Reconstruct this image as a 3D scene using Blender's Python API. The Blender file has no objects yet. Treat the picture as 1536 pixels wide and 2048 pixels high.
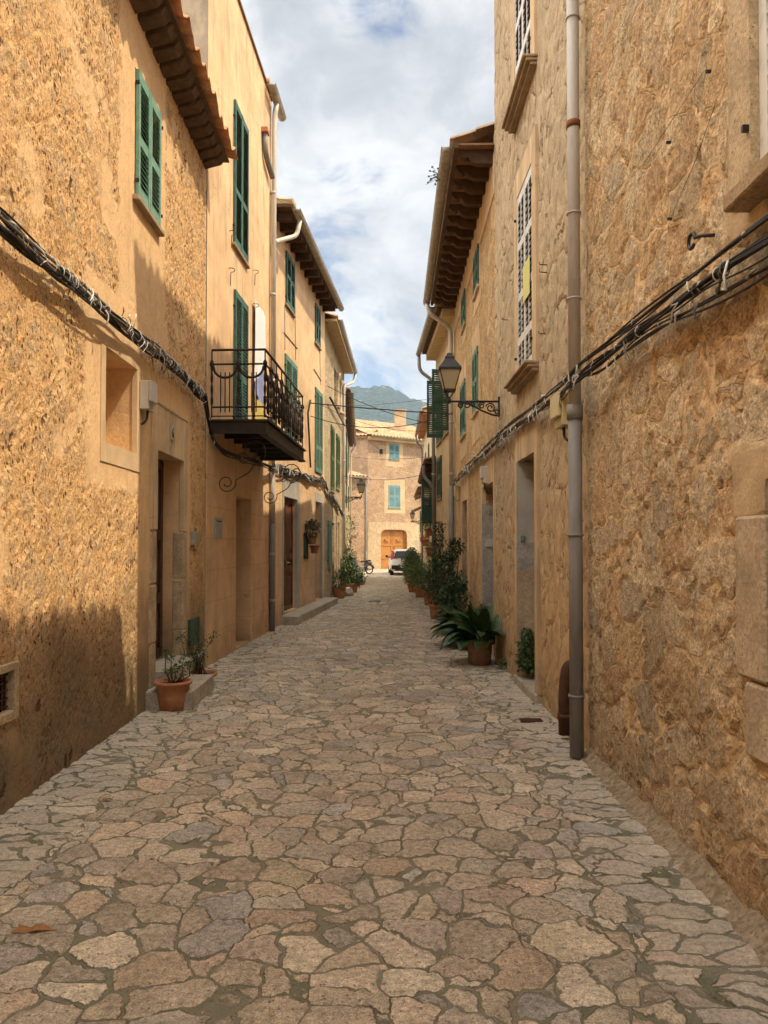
import bpy, bmesh, math, random
from mathutils import Vector, Euler, noise as mn
R = math.radians
sc = bpy.context.scene
COL = sc.collection
V = Vector

# ------------------------------------------------------------------ camera
CAM = V((0, 0, 1.6))
F = 1480.0
PT, SH = 32.0, 33.0          # part of the horizon's offset is pitch, part is the phone's crop (lens shift)
ROT = Euler((R(90) + math.atan(PT / F), 0, -math.atan(7 / F)), 'XYZ')
RM = ROT.to_matrix()
cd = bpy.data.cameras.new('camera'); cam = bpy.data.objects.new('camera', cd); COL.objects.link(cam)
cam.location = CAM; cam.rotation_euler = ROT
cd.sensor_fit = 'VERTICAL'; cd.sensor_height = 36; cd.sensor_width = 27; cd.lens = F / 2048 * 36; cd.shift_y = SH / 2048
cd.clip_start = 0.05; cd.clip_end = 9000
sc.camera = cam

def ray(px, py):
    return RM @ V(((px - 768) / F, (1024 + SH - py) / F, -1))
def at_y(px, py, Y):
    d = ray(px, py); return CAM + d * (Y / d.y)
def on_ground(px, py, z=0.0):
    d = ray(px, py); return CAM + d * ((z - CAM.z) / d.z)

# ------------------------------------------------------------------ materials
class NT:
    def __init__(s, name, world=False):
        s.mat = bpy.data.materials.new(name); s.mat.use_nodes = True
        s.t = s.mat.node_tree; s.t.nodes.clear()
        s.out = s.t.nodes.new('ShaderNodeOutputMaterial')
        s.b = s.t.nodes.new('ShaderNodeBsdfPrincipled')
        s.t.links.new(s.b.outputs[0], s.out.inputs[0])
        s._co = None
    def put(s, sock, v):
        if v is None: return
        if isinstance(v, bpy.types.NodeSocket): s.t.links.new(v, sock)
        else:
            if sock.type == 'RGBA' and len(v) == 3: v = (*v, 1)
            sock.default_value = v
    def node(s, typ, ins={}, **props):
        n = s.t.nodes.new(typ)
        for k, v in props.items(): setattr(n, k, v)
        for k, v in ins.items(): s.put(n.inputs[k], v)
        return n
    def co(s):
        if s._co is None: s._co = s.node('ShaderNodeTexCoord').outputs['Object']
        return s._co
    def sep(s, v):
        n = s.node('ShaderNodeSeparateXYZ', {0: v}); return n.outputs[0], n.outputs[1], n.outputs[2]
    def comb(s, x, y, z): return s.node('ShaderNodeCombineXYZ', {0: x, 1: y, 2: z}).outputs[0]
    def m(s, op, a, b=None, c=None, clamp=False):
        n = s.node('ShaderNodeMath', operation=op, use_clamp=clamp)
        for i, v in enumerate((a, b, c)):
            if v is not None: s.put(n.inputs[i], v)
        return n.outputs[0]
    def vm(s, op, a, b=None):
        n = s.node('ShaderNodeVectorMath', operation=op)
        s.put(n.inputs[0], a)
        if op == 'SCALE': s.put(n.inputs['Scale'], b)
        elif b is not None: s.put(n.inputs[1], b)
        return n.outputs[0]
    def noise(s, v, sc_, det=4, ro=.55, dist=0, col=False):
        n = s.node('ShaderNodeTexNoise', {'Vector': v, 'Scale': sc_, 'Detail': det, 'Roughness': ro, 'Distortion': dist})
        return n.outputs['Color'] if col else n.outputs['Fac']
    def vor(s, v, sc_, feat='F1', rnd=1.0, out='Distance'):
        n = s.node('ShaderNodeTexVoronoi', {'Vector': v, 'Scale': sc_, 'Randomness': rnd}, feature=feat)
        return n.outputs[out]
    def ramp(s, f, stops, interp='LINEAR'):
        n = s.node('ShaderNodeValToRGB', {0: f}); cr = n.color_ramp; cr.interpolation = interp
        while len(cr.elements) < len(stops): cr.elements.new(0.5)
        for e, (p, c) in zip(cr.elements, stops):
            e.position = p; e.color = (*c, 1) if len(c) == 3 else c
        return n.outputs[0]
    def mr(s, v, a, b, c=0, d=1, smooth=True):
        return s.node('ShaderNodeMapRange', {0: v, 1: a, 2: b, 3: c, 4: d}, interpolation_type='SMOOTHSTEP' if smooth else 'LINEAR').outputs[0]
    def mix(s, f, a, b, mode='MIX'):
        n = s.node('ShaderNodeMix', data_type='RGBA', blend_type=mode)
        s.put(n.inputs[0], f); s.put(n.inputs[6], a); s.put(n.inputs[7], b)
        return n.outputs[2]
    def mixf(s, f, a, b):
        n = s.node('ShaderNodeMix', {0: f, 2: a, 3: b}, data_type='FLOAT'); return n.outputs[0]
    def mul(s, c, f):      # colour times a factor socket
        return s.mix(1.0, c, s.comb(f, f, f), 'MULTIPLY')
    def warp(s, v, sc_, amt, det=2):
        o = s.vm('SUBTRACT', s.noise(v, sc_, det, col=True), (.5, .5, .5))
        return s.vm('ADD', v, s.vm('SCALE', o, amt))
    def disp(s, h, scale=1.0, both=False):
        n = s.node('ShaderNodeDisplacement', {'Height': h, 'Midlevel': 0.0, 'Scale': scale})
        s.t.links.new(n.outputs[0], s.out.inputs['Displacement'])
        s.mat.displacement_method = 'BOTH' if both else 'BUMP'
    def done(s, col=None, rough=.9, spec=.2, metal=0, **kw):
        if col is not None: s.put(s.b.inputs['Base Color'], col)
        s.put(s.b.inputs['Roughness'], rough); s.b.inputs['Specular IOR Level'].default_value = spec
        s.put(s.b.inputs['Metallic'], metal)
        for k, v in kw.items(): s.put(s.b.inputs[k], v)
        return s.mat

def wallco(n):
    x, y, z = n.sep(n.co()); return n.comb(y, z, n.m('MULTIPLY', x, .6)), y, z

def boxmask(n, a, b, a0, a1, b0, b1, wob, soft=.03):
    da = n.m('SUBTRACT', n.m('ABSOLUTE', n.m('SUBTRACT', a, (a0 + a1) / 2)), (a1 - a0) / 2)
    db = n.m('SUBTRACT', n.m('ABSOLUTE', n.m('SUBTRACT', b, (b0 + b1) / 2)), (b1 - b0) / 2)
    return n.mr(n.m('ADD', n.m('MAXIMUM', da, db), wob), -soft, soft, 1, 0)

M = {}
def m_rubble(key, sc_, mortar, tones, h1=.02, h2=.012, both=False, cover=.5, boxes=(), gap=.03, smoothc=None, speckle=1.0):
    n = NT(key); p, y, z = wallco(n)
    w = n.warp(n.warp(p, 2.3, .22), 9, .06, 3)
    w = n.vm('MULTIPLY', w, (1, 1.18, 1))
    e = n.vor(w, sc_, 'DISTANCE_TO_EDGE'); c = n.vor(w, sc_, 'F1', out='Color')
    cr, cg, cb = n.sep(c)
    big = n.noise(p, 1.1, 3)
    g0 = n.mr(big, .35, .68, gap * .35, gap * (1 + 3.2 * cover), smooth=False)
    fine = n.noise(p, 17, 8, .72); grit = n.noise(p, 70, 4, .7)
    ee = n.m('ADD', e, n.m('MULTIPLY', n.m('SUBTRACT', fine, .5), .10))
    mask = n.mr(n.m('SUBTRACT', ee, g0), -.004, .020)
    tone = n.ramp(cr, tones)
    f1 = n.mr(fine, .36, .64, .55, 1.32, False); f2 = n.mr(grit, .38, .62, 1 - .42 * speckle, 1 + .34 * speckle, False)
    tone = n.mul(n.mul(tone, f1), f2)
    tone = n.mul(tone, n.mr(cg, 0, 1, .82, 1.16, False)); tone = n.mix(.22, tone, mortar)
    pit = n.mr(n.noise(p, 30, 5, .68), .585, .66, 0, 1)
    tone = n.mix(n.m('MULTIPLY', pit, .72), tone, (.16, .085, .04))
    mo = n.mul(n.mul(mortar, n.mr(n.noise(p, 12, 6, .65), .36, .64, .74, 1.18, False)), n.mr(grit, .38, .62, .86, 1.12, False))
    mo = n.mul(mo, n.mr(big, .3, .7, .9, 1.12, False))
    col = n.mix(mask, mo, tone)
    crev = n.m('MULTIPLY', n.mr(n.m('ABSOLUTE', n.m('SUBTRACT', n.m('SUBTRACT', ee, g0), .004)), .002, .016, 1, 0), n.mr(n.noise(p, 5.5, 4, .65), .50, .60))
    col = n.mix(n.m('MULTIPLY', crev, .72), col, (.13, .075, .035))
    h = n.m('ADD', n.m('MULTIPLY', mask, h1), n.m('MULTIPLY', n.m('MULTIPLY', mask, n.m('SUBTRACT', fine, .5)), h2 * 2.6))
    h = n.m('ADD', h, n.m('MULTIPLY', n.m('SUBTRACT', grit, .5), h2 * .55))
    h = n.m('SUBTRACT', h, n.m('MULTIPLY', n.m('MULTIPLY', pit, mask), h2 * 1.1)); h = n.m('SUBTRACT', h, n.m('MULTIPLY', crev, h1 * .6))
    h = n.m('SUBTRACT', h, h1 + h2)
    damp_shade = n.mr(n.m('ADD', z, n.m('MULTIPLY', n.m('SUBTRACT', big, .5), 3.2)), -.2, 2.1, .76, 1.0)  # damp gradient that also paints shade into the lower wall
    col = n.mul(col, damp_shade)
    if boxes:
        wob = n.m('MULTIPLY', n.m('SUBTRACT', n.noise(p, 4, 5), .5), .22)
        bm_ = None
        for b in boxes:
            k = boxmask(n, y, z, *b, wob); bm_ = k if bm_ is None else n.m('MAXIMUM', bm_, k)
        col = n.mix(bm_, col, n.mul(n.mul(smoothc or (.50, .37, .22), n.mr(n.noise(p, 5, 6), .36, .64, .78, 1.14, False)), n.mr(grit, .38, .62, .84, 1.12, False)))
        h = n.mixf(bm_, h, n.m('SUBTRACT', n.m('MULTIPLY', grit, .002), h1 * .5))
    n.disp(h, 1, both); M[key] = n.done(col, .93, .15); return M[key]

def m_pitted(key, base, base2, dark, both=True, boxes=(), smoothc=None, dens=.5, hs=1.0, damp_shade_k=1.0):
    n = NT(key); p, y, z = wallco(n)
    big = n.noise(p, .9, 4); med = n.noise(p, 6, 6, .65); fine = n.noise(p, 30, 6, .7); grit = n.noise(p, 95, 4, .7)
    # stones showing through a rubbed down render
    w = n.warp(p, 5, .12)
    e = n.vor(w, 6.5, 'F1', out='Color'); cr, cg, cb = n.sep(e)
    edge = n.vor(w, 6.5, 'DISTANCE_TO_EDGE')
    stone = n.m('MULTIPLY', n.mr(edge, .03, .12), n.mr(cg, .45, .6))
    col = n.mix(n.mr(med, .3, .7), base, base2)
    col = n.mix(n.m('MULTIPLY', stone, .5), col, n.ramp(cr, [(0, (.40, .20, .08)), (.35, (.50, .33, .19)), (.65, (.36, .27, .18)), (1, (.60, .44, .27))]))
    col = n.mul(col, n.mr(fine, .38, .62, .80, 1.16, False)); col = n.mul(col, n.mr(grit, .38, .62, .78, 1.20, False))
    # pits: slanting gouges
    q = n.vm('MULTIPLY', n.warp(p, 7, .07), (1.0, .55, 1.0))
    pv = n.vor(q, 30); pn = n.noise(p, 3.5, 4, .6)
    thr = n.mr(pn, .36, .66, .0, .37, False)
    pit = n.mr(n.m('SUBTRACT', n.m('ADD', pv, n.m('MULTIPLY', n.m('SUBTRACT', fine, .5), .45)), thr), -.06, .05, 1, 0)
    pit2 = n.mr(n.noise(q, 46, 5, .76), .57, .62)
    pit = n.m('MAXIMUM', pit, n.m('MULTIPLY', pit2, .85))
    pit3 = n.m('MULTIPLY', n.mr(n.m('ADD', n.vor(n.warp(q, 5, .25), 6.5), n.m('MULTIPLY', fine, .35)), .30, .36, 1, 0), n.mr(n.noise(p, 1.6, 3), .46, .56))
    pit = n.m('MAXIMUM', pit, pit3)
    sm = n.mr(n.m('ADD', big, n.m('MULTIPLY', n.m('SUBTRACT', med, .5), .12)), .56, .61)     # rubbed smooth areas
    wob = n.m('MULTIPLY', n.m('SUBTRACT', n.noise(p, 3, 5), .5), .30)
    for b in boxes: sm = n.m('MAXIMUM', sm, boxmask(n, y, z, *b, wob))
    damp_shade = n.mr(n.m('ADD', z, n.m('MULTIPLY', n.m('SUBTRACT', big, .5), 2.2)), .35, 1.30, 1, 0)  # damp stain, strengthened to put the low shadow into the colour
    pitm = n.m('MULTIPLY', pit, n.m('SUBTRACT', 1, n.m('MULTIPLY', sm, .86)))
    sc_ = n.mul(smoothc or base, n.mr(med, .25, .75, .88, 1.08, False))
    sc_ = n.mul(sc_, n.mr(grit, .38, .62, .90, 1.08, False)); sc_ = n.mix(n.m('MULTIPLY', n.mr(n.noise(n.vm('MULTIPLY', p, (3, .6, 3)), 2, 6, .65), .5, .66), .35), sc_, (.42, .28, .15))
    col = n.mix(sm, col, sc_)
    col = n.mix(n.m('MULTIPLY', damp_shade, .80 * damp_shade_k), col, n.mix(n.mr(n.noise(p, 2.2, 4), .4, .62), (.15, .095, .055), (.12, .10, .062)))
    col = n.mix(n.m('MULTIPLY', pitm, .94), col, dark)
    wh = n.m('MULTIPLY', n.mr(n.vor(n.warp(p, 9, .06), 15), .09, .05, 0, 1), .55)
    col = n.mix(n.m('MULTIPLY', wh, damp_shade), col, (.62, .54, .42))
    h = n.m('MULTIPLY', n.m('SUBTRACT', med, .5), .008)
    h = n.m('ADD', h, n.m('MULTIPLY', n.m('SUBTRACT', fine, .5), .016)); h = n.m('ADD', h, n.m('MULTIPLY', grit, .004)); h = n.m('ADD', h, n.m('MULTIPLY', stone, .002))
    h = n.m('MULTIPLY', h, n.m('SUBTRACT', 1, n.m('MULTIPLY', sm, .8)))
    h = n.m('SUBTRACT', h, n.m('MULTIPLY', pitm, .014))
    h = n.m('MULTIPLY', n.m('SUBTRACT', h, .012), hs)
    n.disp(h, 1, both); M[key] = n.done(col, .93, .15); return M[key]

def m_plaster(key, base, ashlar=None, streak=.35, patch=None, crack=0, rough=.9, top=99, stainc=(.36, .27, .17)):
    n = NT(key); p, y, z = wallco(n)
    big = n.noise(p, .7, 5, .6); med = n.noise(p, 4, 6, .6); grit = n.noise(p, 120, 3, .6)
    st = n.noise(n.vm('MULTIPLY', p, (3.5, .45, 3.5)), 1.6, 6, .6)
    col = n.mul(base, n.mr(big, .36, .64, .84, 1.12, False)); col = n.mul(col, n.mr(med, .36, .64, .90, 1.07, False)); col = n.mul(col, n.mr(grit, .38, .62, .93, 1.06, False))
    col = n.mix(n.m('MULTIPLY', n.mr(st, .50, .66), streak * 1.2), col, stainc)
    col = n.mix(n.m('MULTIPLY', n.mr(n.noise(n.vm('MULTIPLY', p, (2.2, .5, 2.2)), 2.1, 5), .58, .66), streak * .7), col, (.74, .60, .42))
    if patch:
        k = n.m('MULTIPLY', n.mr(n.noise(n.warp(p, 2, .3), .9, 5, .6), .58, .61), 1.0)
        col = n.mix(k, col, n.mul(patch, n.mr(med, .3, .7, .9, 1.1, False)))
    h = n.m('ADD', n.m('MULTIPLY', med, .006), n.m('MULTIPLY', grit, .0022))
    if ashlar:
        br = n.node('ShaderNodeTexBrick', {'Vector': n.warp(p, 1.5, .015), 'Scale': 1.0, 'Mortar Size': .0045, 'Mortar Smooth': .3, 'Brick Width': ashlar[0], 'Row Height': ashlar[1]}).outputs['Fac']
        br = n.m('MULTIPLY', br, n.mr(z, ashlar[2], ashlar[2] + .02, 1, 0))
        col = n.mix(n.m('MULTIPLY', br, .42), col, (.24, .15, .08)); h = n.m('SUBTRACT', h, n.m('MULTIPLY', br, .003))
    if crack:
        e = n.vor(n.warp(n.warp(p, 1.6, .7), 6, .12), 1.3, 'DISTANCE_TO_EDGE')
        ck = n.m('MULTIPLY', n.mr(e, .002, .006, 1, 0), n.mr(n.noise(p, 1.2, 3), .52, .6))
        col = n.mix(n.m('MULTIPLY', ck, crack), col, (.14, .09, .05)); h = n.m('SUBTRACT', h, n.m('MULTIPLY', ck, .004))
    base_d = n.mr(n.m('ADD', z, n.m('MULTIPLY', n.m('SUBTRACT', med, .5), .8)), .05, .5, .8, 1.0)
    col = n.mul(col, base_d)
    n.disp(h, 1); M[key] = n.done(col, rough, .2); return M[key]

def m_scored(key, base, line, lower):          # beige roughcast trowelled round big stones, dark scored joints
    n = NT(key); p, y, z = wallco(n)
    big = n.noise(p, .8, 4); med = n.noise(p, 7, 7, .68); grit = n.noise(p, 75, 4, .75)
    w = n.vm('MULTIPLY', n.warp(n.warp(p, 1.8, .55), 9, .12, 4), (1.25, .8, 1))
    e = n.vor(w, 3.0, 'DISTANCE_TO_EDGE')
    gate = n.mr(n.noise(p, 2.6, 5, .65), .42, .52)
    ln = n.m('MULTIPLY', n.mr(n.m('SUBTRACT', e, n.m('MULTIPLY', n.m('SUBTRACT', med, .45), .06)), .004, .02, 1, 0), gate)
    q = n.vm('MULTIPLY', n.warp(p, 4, .2), (1, .5, 1)); dk = n.m('MULTIPLY', n.mr(n.noise(q, 14, 6, .72), .585, .64), n.mr(n.noise(p, 1.7, 3), .42, .62))
    col = n.mul(base, n.mr(big, .3, .7, .88, 1.1, False)); col = n.mul(col, n.mr(med, .38, .62, .84, 1.13, False)); col = n.mul(col, n.mr(grit, .38, .62, .74, 1.18, False))
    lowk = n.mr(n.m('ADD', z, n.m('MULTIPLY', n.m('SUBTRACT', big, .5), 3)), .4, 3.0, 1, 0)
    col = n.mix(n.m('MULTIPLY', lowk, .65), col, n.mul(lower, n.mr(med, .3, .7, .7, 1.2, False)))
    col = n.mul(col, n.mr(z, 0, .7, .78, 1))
    mk = n.m('MAXIMUM', ln, n.m('MULTIPLY', dk, .7))
    col = n.mix(n.m('MULTIPLY', mk, .8), col, line)
    h = n.m('ADD', n.m('MULTIPLY', med, .011), n.m('MULTIPLY', grit, .006)); h = n.m('SUBTRACT', h, n.m('MULTIPLY', mk, .012))
    h = n.m('ADD', h, n.m('MULTIPLY', n.mr(e, .0, .16), .005)); h = n.m('SUBTRACT', h, .035)
    n.disp(h, 1, True); M[key] = n.done(col, .93, .15); return M[key]

def m_simple(key, c, rough=.7, spec=.3, metal=0, var=.15, vs=6, bump=0, bs=40, c2=None, stretch=None, **kw):
    n = NT(key); p = n.co()
    if stretch: p = n.vm('MULTIPLY', p, stretch)
    a = n.noise(p, vs, 5, .6)
    col = n.mul(c, n.mr(a, .3, .7, 1 - var, 1 + var, False))
    if c2: col = n.mix(n.mr(n.noise(p, vs * 1.7, 5, .65), .5, .66), col, c2)
    if bump: n.disp(n.m('MULTIPLY', n.noise(p, bs, 4, .6), bump))
    M[key] = n.done(col, rough, spec, metal, **kw); return M[key]

# walls
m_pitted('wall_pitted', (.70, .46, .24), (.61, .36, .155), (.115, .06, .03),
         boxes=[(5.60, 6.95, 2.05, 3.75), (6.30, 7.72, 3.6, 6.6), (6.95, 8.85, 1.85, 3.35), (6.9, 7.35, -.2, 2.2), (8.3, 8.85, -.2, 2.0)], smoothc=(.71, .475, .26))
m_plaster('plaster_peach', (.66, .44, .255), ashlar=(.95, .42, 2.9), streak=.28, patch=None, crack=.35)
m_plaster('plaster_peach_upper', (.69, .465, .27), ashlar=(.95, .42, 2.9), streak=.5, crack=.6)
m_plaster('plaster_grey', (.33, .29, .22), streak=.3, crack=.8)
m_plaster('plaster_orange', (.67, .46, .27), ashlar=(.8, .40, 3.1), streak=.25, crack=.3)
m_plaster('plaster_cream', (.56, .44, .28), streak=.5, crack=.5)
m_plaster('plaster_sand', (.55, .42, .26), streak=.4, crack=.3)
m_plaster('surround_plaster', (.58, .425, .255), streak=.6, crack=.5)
m_plaster('surround_pale', (.60, .43, .26), streak=.2)  # slightly paler, less streaked surround plaster
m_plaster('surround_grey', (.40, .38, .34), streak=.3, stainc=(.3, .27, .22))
m_rubble('wall_rubble', 3.3, (.64, .45, .25), [(0, (.56, .36, .18)), (.14, (.52, .39, .24)), (.3, (.66, .48, .29)), (.42, (.42, .35, .25)), (.55, (.60, .41, .22)), (.7, (.54, .33, .17)), (.8, (.56, .42, .27)), (1, (.70, .54, .34))],
         h1=.018, h2=.020, both=True, cover=.40, gap=.026, boxes=[(2.9, 3.27, 2.9, 9), (2.4, 3.25, 1.70, 2.05)])
m_rubble('wall_golden_rubble', 4.2, (.62, .42, .21), [(0, (.56, .35, .16)), (.3, (.52, .38, .22)), (.5, (.62, .43, .23)), (.75, (.45, .29, .15)), (1, (.66, .48, .29))],
         h1=.02, h2=.022, cover=.25)
m_rubble('wall_pink_rubble', 3.6, (.49, .335, .215), [(0, (.42, .25, .155)), (.4, (.48, .33, .215)), (.7, (.40, .265, .17)), (1, (.54, .39, .255))], h1=.015, h2=.010, cover=.5)
m_rubble('wall_sand_rubble', 3.8, (.50, .38, .24), [(0, (.40, .28, .16)), (.5, (.46, .36, .23)), (1, (.52, .42, .28))], h1=.02, h2=.015, cover=.9)
m_scored('wall_scored', (.47, .365, .235), (.15, .09, .05), (.60, .39, .19))
# stone blocks
def m_block(key, c, pitk=.5):
    n = NT(key); p = n.co(); a = n.noise(p, 5, 6, .65); g = n.noise(p, 60, 5, .7)
    col = n.mul(n.mul(c, n.mr(a, .36, .64, .78, 1.15, False)), n.mr(g, .38, .62, .74, 1.18, False))
    pit = n.mr(n.m('ADD', n.vor(n.warp(p, 14, .05), 34), n.m('MULTIPLY', g, .2)), .22, .29, 1, 0)
    pit = n.m('MULTIPLY', pit, n.mr(a, .42, .6)); col = n.mix(n.m('MULTIPLY', pit, pitk), col, (.15, .10, .06))
    n.disp(n.m('SUBTRACT', n.m('ADD', n.m('MULTIPLY', a, .01), n.m('MULTIPLY', g, .004)), n.m('MULTIPLY', pit, .006)))
    M[key] = n.done(col, .9, .2)
m_block('stone_block', (.47, .365, .245), .8); m_block('stone_step', (.42, .37, .29), .35); m_block('stone_grey', (.40, .375, .33), .3)
m_block('stone_worn', (.46, .35, .22), .9); m_block('sill_stone', (.36, .26, .16), .5); m_block('ashlar_cream', (.53, .40, .25), .15)

# paving
def m_paving():
    n = NT('paving'); x, y, z = n.sep(n.co())
    p = n.comb(x, n.m('MULTIPLY', y, 1.0), 0)
    w = n.warp(n.warp(p, 1.7, .36), 10, .060, 4)
    # narrow stones laid lengthwise in a border along both walls
    c = n.vor(w, 5.0, 'F1', .86, out='Color'); e = n.vor(w, 5.0, 'DISTANCE_TO_EDGE', .86)
    wob = n.m('MULTIPLY', n.m('SUBTRACT', n.noise(p, 2.6, 4), .5), .55); xw = n.m('ADD', x, wob)
    dR = n.m('SUBTRACT', xw, 1.06); dL = n.m('SUBTRACT', -1.72, xw); dd_ = n.m('MAXIMUM', dR, dL)     # distance into either border
    w2_ = n.vm('MULTIPLY', w, (.72, 1.75, 1)); c_b = n.vor(w2_, 4.4, 'F1', .8, out='Color'); e_b = n.vor(w2_, 4.4, 'DISTANCE_TO_EDGE', .8)
    bord = n.mr(dd_, -.0005, .0005, 0, 1, False)
    c = n.mix(bord, c, c_b); e = n.m('MINIMUM', n.mixf(bord, e, e_b), n.m('MULTIPLY', n.m('ABSOLUTE', dd_), 4.0))
    cr, cg, cb = n.sep(c)
    fine = n.noise(p, 34, 8, .7); grit = n.noise(p, 130, 4, .7); med = n.noise(p, 5, 6, .6); big = n.noise(p, .55, 4)
    side = n.mr(dd_, -.02, .12)
    gap = n.m('ADD', n.mr(n.noise(p, 2.2, 4, .6), .36, .64, .004, .046, False), n.m('MULTIPLY', side, .010))
    ee = n.m('ADD', e, n.m('MULTIPLY', n.m('SUBTRACT', fine, .5), .045))
    mask = n.mr(n.m('SUBTRACT', ee, gap), -.006, .020)
    tone = n.ramp(cr, [(0, (.50, .39, .25)), (.16, (.455, .36, .25)), (.3, (.54, .42, .275)), (.42, (.44, .37, .27)), (.55, (.53, .385, .24)), (.66, (.60, .49, .33)), (.8, (.50, .355, .235)), (.9, (.40, .35, .28)), (1, (.57, .45, .28))])
    tone = n.mul(tone, n.mr(cg, 0, 1, .80, 1.16, False))
    tone = n.mul(tone, n.mr(fine, .37, .63, .64, 1.26, False)); tone = n.mul(tone, n.mr(grit, .38, .62, .68, 1.24, False)); tone = n.mul(tone, n.mr(med, .36, .64, .84, 1.13, False))
    pit = n.mr(n.noise(n.warp(p, 20, .02), 48, 4, .62), .60, .655); tone = n.mix(n.m('MULTIPLY', pit, .72), tone, (.14, .10, .065))
    tone = n.mix(n.m('MULTIPLY', side, .35), tone, n.mul((.52, .45, .33), n.mr(fine, .28, .72, .75, 1.2, False)))
    mo = n.mix(n.mr(med, .42, .62), (.225, .195, .125), (.18, .165, .10))
    moss = n.m('MULTIPLY', n.mr(n.noise(p, 3.0, 5, .6), .50, .62), n.m('ADD', .25, n.m('MULTIPLY', side, .75)))
    mo = n.mix(n.m('MULTIPLY', moss, .7), mo, (.105, .115, .045)); mo = n.mul(mo, n.mr(grit, .3, .7, .72, 1.25, False))
    col = n.mix(mask, mo, tone)
    crev = n.m('MULTIPLY', n.mr(n.m('ABSOLUTE', n.m('SUBTRACT', n.m('SUBTRACT', ee, gap), .003)), .001, .014, 1, 0), n.mr(n.noise(p, 6, 4, .65), .47, .56))
    col = n.mix(n.m('MULTIPLY', crev, .62), col, (.11, .085, .05))
    dust = n.m('MULTIPLY', n.mr(n.noise(p, 1.7, 7, .7), .52, .68), .26); col = n.mix(dust, col, n.mul((.43, .35, .235), n.mr(grit, .38, .62, .80, 1.16, False)))
    col = n.mul(col, n.mr(big, .3, .7, .92, 1.08, False)); col = n.mix(1.0, col, (1.11, 1.20, 1.38), 'MULTIPLY')
    tilt = n.m('MULTIPLY', n.m('SUBTRACT', cb, .5), .010)
    h = n.m('MULTIPLY', mask, n.m('ADD', .008, tilt))
    h = n.m('ADD', h, n.m('MULTIPLY', n.mr(n.m('SUBTRACT', ee, gap), 0, .12), .004))
    h = n.m('ADD', h, n.m('MULTIPLY', n.m('SUBTRACT', fine, .5), .011)); h = n.m('ADD', h, n.m('MULTIPLY', n.m('SUBTRACT', grit, .5), .004))
    h = n.m('SUBTRACT', h, n.m('MULTIPLY', pit, .004)); h = n.m('SUBTRACT', h, n.m('MULTIPLY', crev, .005))
    n.disp(h, 1, True); M['paving'] = n.done(col, n.mr(fine, .3, .7, .72, .95, False), .25)
m_paving()

# tiles
def m_tile(key, c1, c2, c3):
    n = NT(key); x, y, z = n.sep(n.co()); p = n.co()
    c = n.sep(n.vor(p, 4.6, 'F1', out='Color'))
    col = n.ramp(c[0], [(0, c1), (.5, c2), (1, c3)])
    col = n.mul(col, n.mr(n.noise(p, 22, 5, .65), .3, .7, .7, 1.2, False))
    col = n.mix(n.m('MULTIPLY', n.mr(n.noise(p, 9, 6, .7), .55, .68), .6), col, (.30, .27, .20))
    n.disp(n.m('MULTIPLY', n.noise(p, 50, 4), .004)); M[key] = n.done(col, .88, .2)
m_tile('tile_red', (.50, .22, .09), (.56, .28, .13), (.42, .20, .10))
m_tile('tile_old', (.48, .30, .17), (.54, .37, .22), (.36, .24, .15))
m_tile('tile_dark', (.22, .12, .07), (.28, .17, .10), (.18, .11, .07))
m_simple('eave_wood', (.11, .066, .038), .85, .2, var=.35, vs=12, bump=.004, bs=50)
m_simple('rafter_wood', (.085, .048, .027), .8, .2, var=.35, vs=9, bump=.004)
m_simple('eave_plaster', (.60, .47, .28), .85, .2, var=.1, c2=(.45, .34, .2))
m_simple('gutter_tan', (.30, .26, .20), .55, .4, var=.2, vs=7, c2=(.20, .17, .13))
m_simple('gutter_grey', (.40, .39, .36), .5, .4, var=.15, vs=7, c2=(.28, .26, .23))
m_simple('pipe_light', (.40, .365, .325), .55, .35, var=.08, vs=3, c2=(.34, .31, .265), stretch=(2, 2, .5))
m_simple('pipe_iron', (.20, .19, .175), .6, .35, var=.2, vs=4, c2=(.24, .22, .19), stretch=(2, 2, .4))
m_simple('pipe_pale', (.55, .52, .46), .5, .35, var=.1, vs=3, c2=(.45, .42, .37), stretch=(2, 2, .4))
m_simple('pipe_rust', (.075, .035, .022), .7, .3, var=.35, vs=12, bump=.002)
m_simple('rust_ring', (.16, .06, .025), .8, .2, var=.4, vs=20)
m_simple('green_paint', (.058, .122, .100), .7, .2, var=.25, vs=9, c2=(.09, .165, .135))
m_simple('green_paint_pale', (.125, .235, .18), .7, .2, var=.2, vs=9, c2=(.09, .20, .15))
m_simple('green_paint_dark', (.034, .072, .048), .6, .3, var=.25, vs=6)
m_simple('mint_paint', (.17, .31, .24), .7, .2, var=.2, vs=9, c2=(.12, .235, .18))
m_simple('olive_paint', (.07, .125, .055), .6, .3, var=.2, vs=6)
m_simple('blue_paint', (.16, .31, .34), .6, .3, var=.15, vs=4, c2=(.21, .37, .39))
m_simple('white_paint', (.62, .61, .57), .5, .35, var=.08, vs=5, c2=(.50, .48, .43))
m_simple('slat_dark', (.05, .048, .045), .6, .3, var=.2)
m_simple('dark_room', (.012, .010, .009), .5, .3)
m_simple('glass', (.010, .012, .014), .18, .25)
m_simple('iron_black', (.012, .011, .010), .45, .5, var=.3, vs=12)
m_simple('balcony_iron', (.030, .020, .014), .6, .35, var=.3, vs=12)
m_simple('cable_black', (.018, .017, .017), .55, .35, var=.35, vs=9)
m_simple('cable_grey', (.16, .15, .14), .6, .3, var=.3, vs=9)
m_simple('tie_white', (.62, .60, .56), .6, .3, var=.25, vs=14)
m_simple('box_white', (.52, .48, .42), .5, .4, var=.05)
m_simple('box_yellow', (.56, .47, .26), .55, .35, var=.08)
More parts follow.
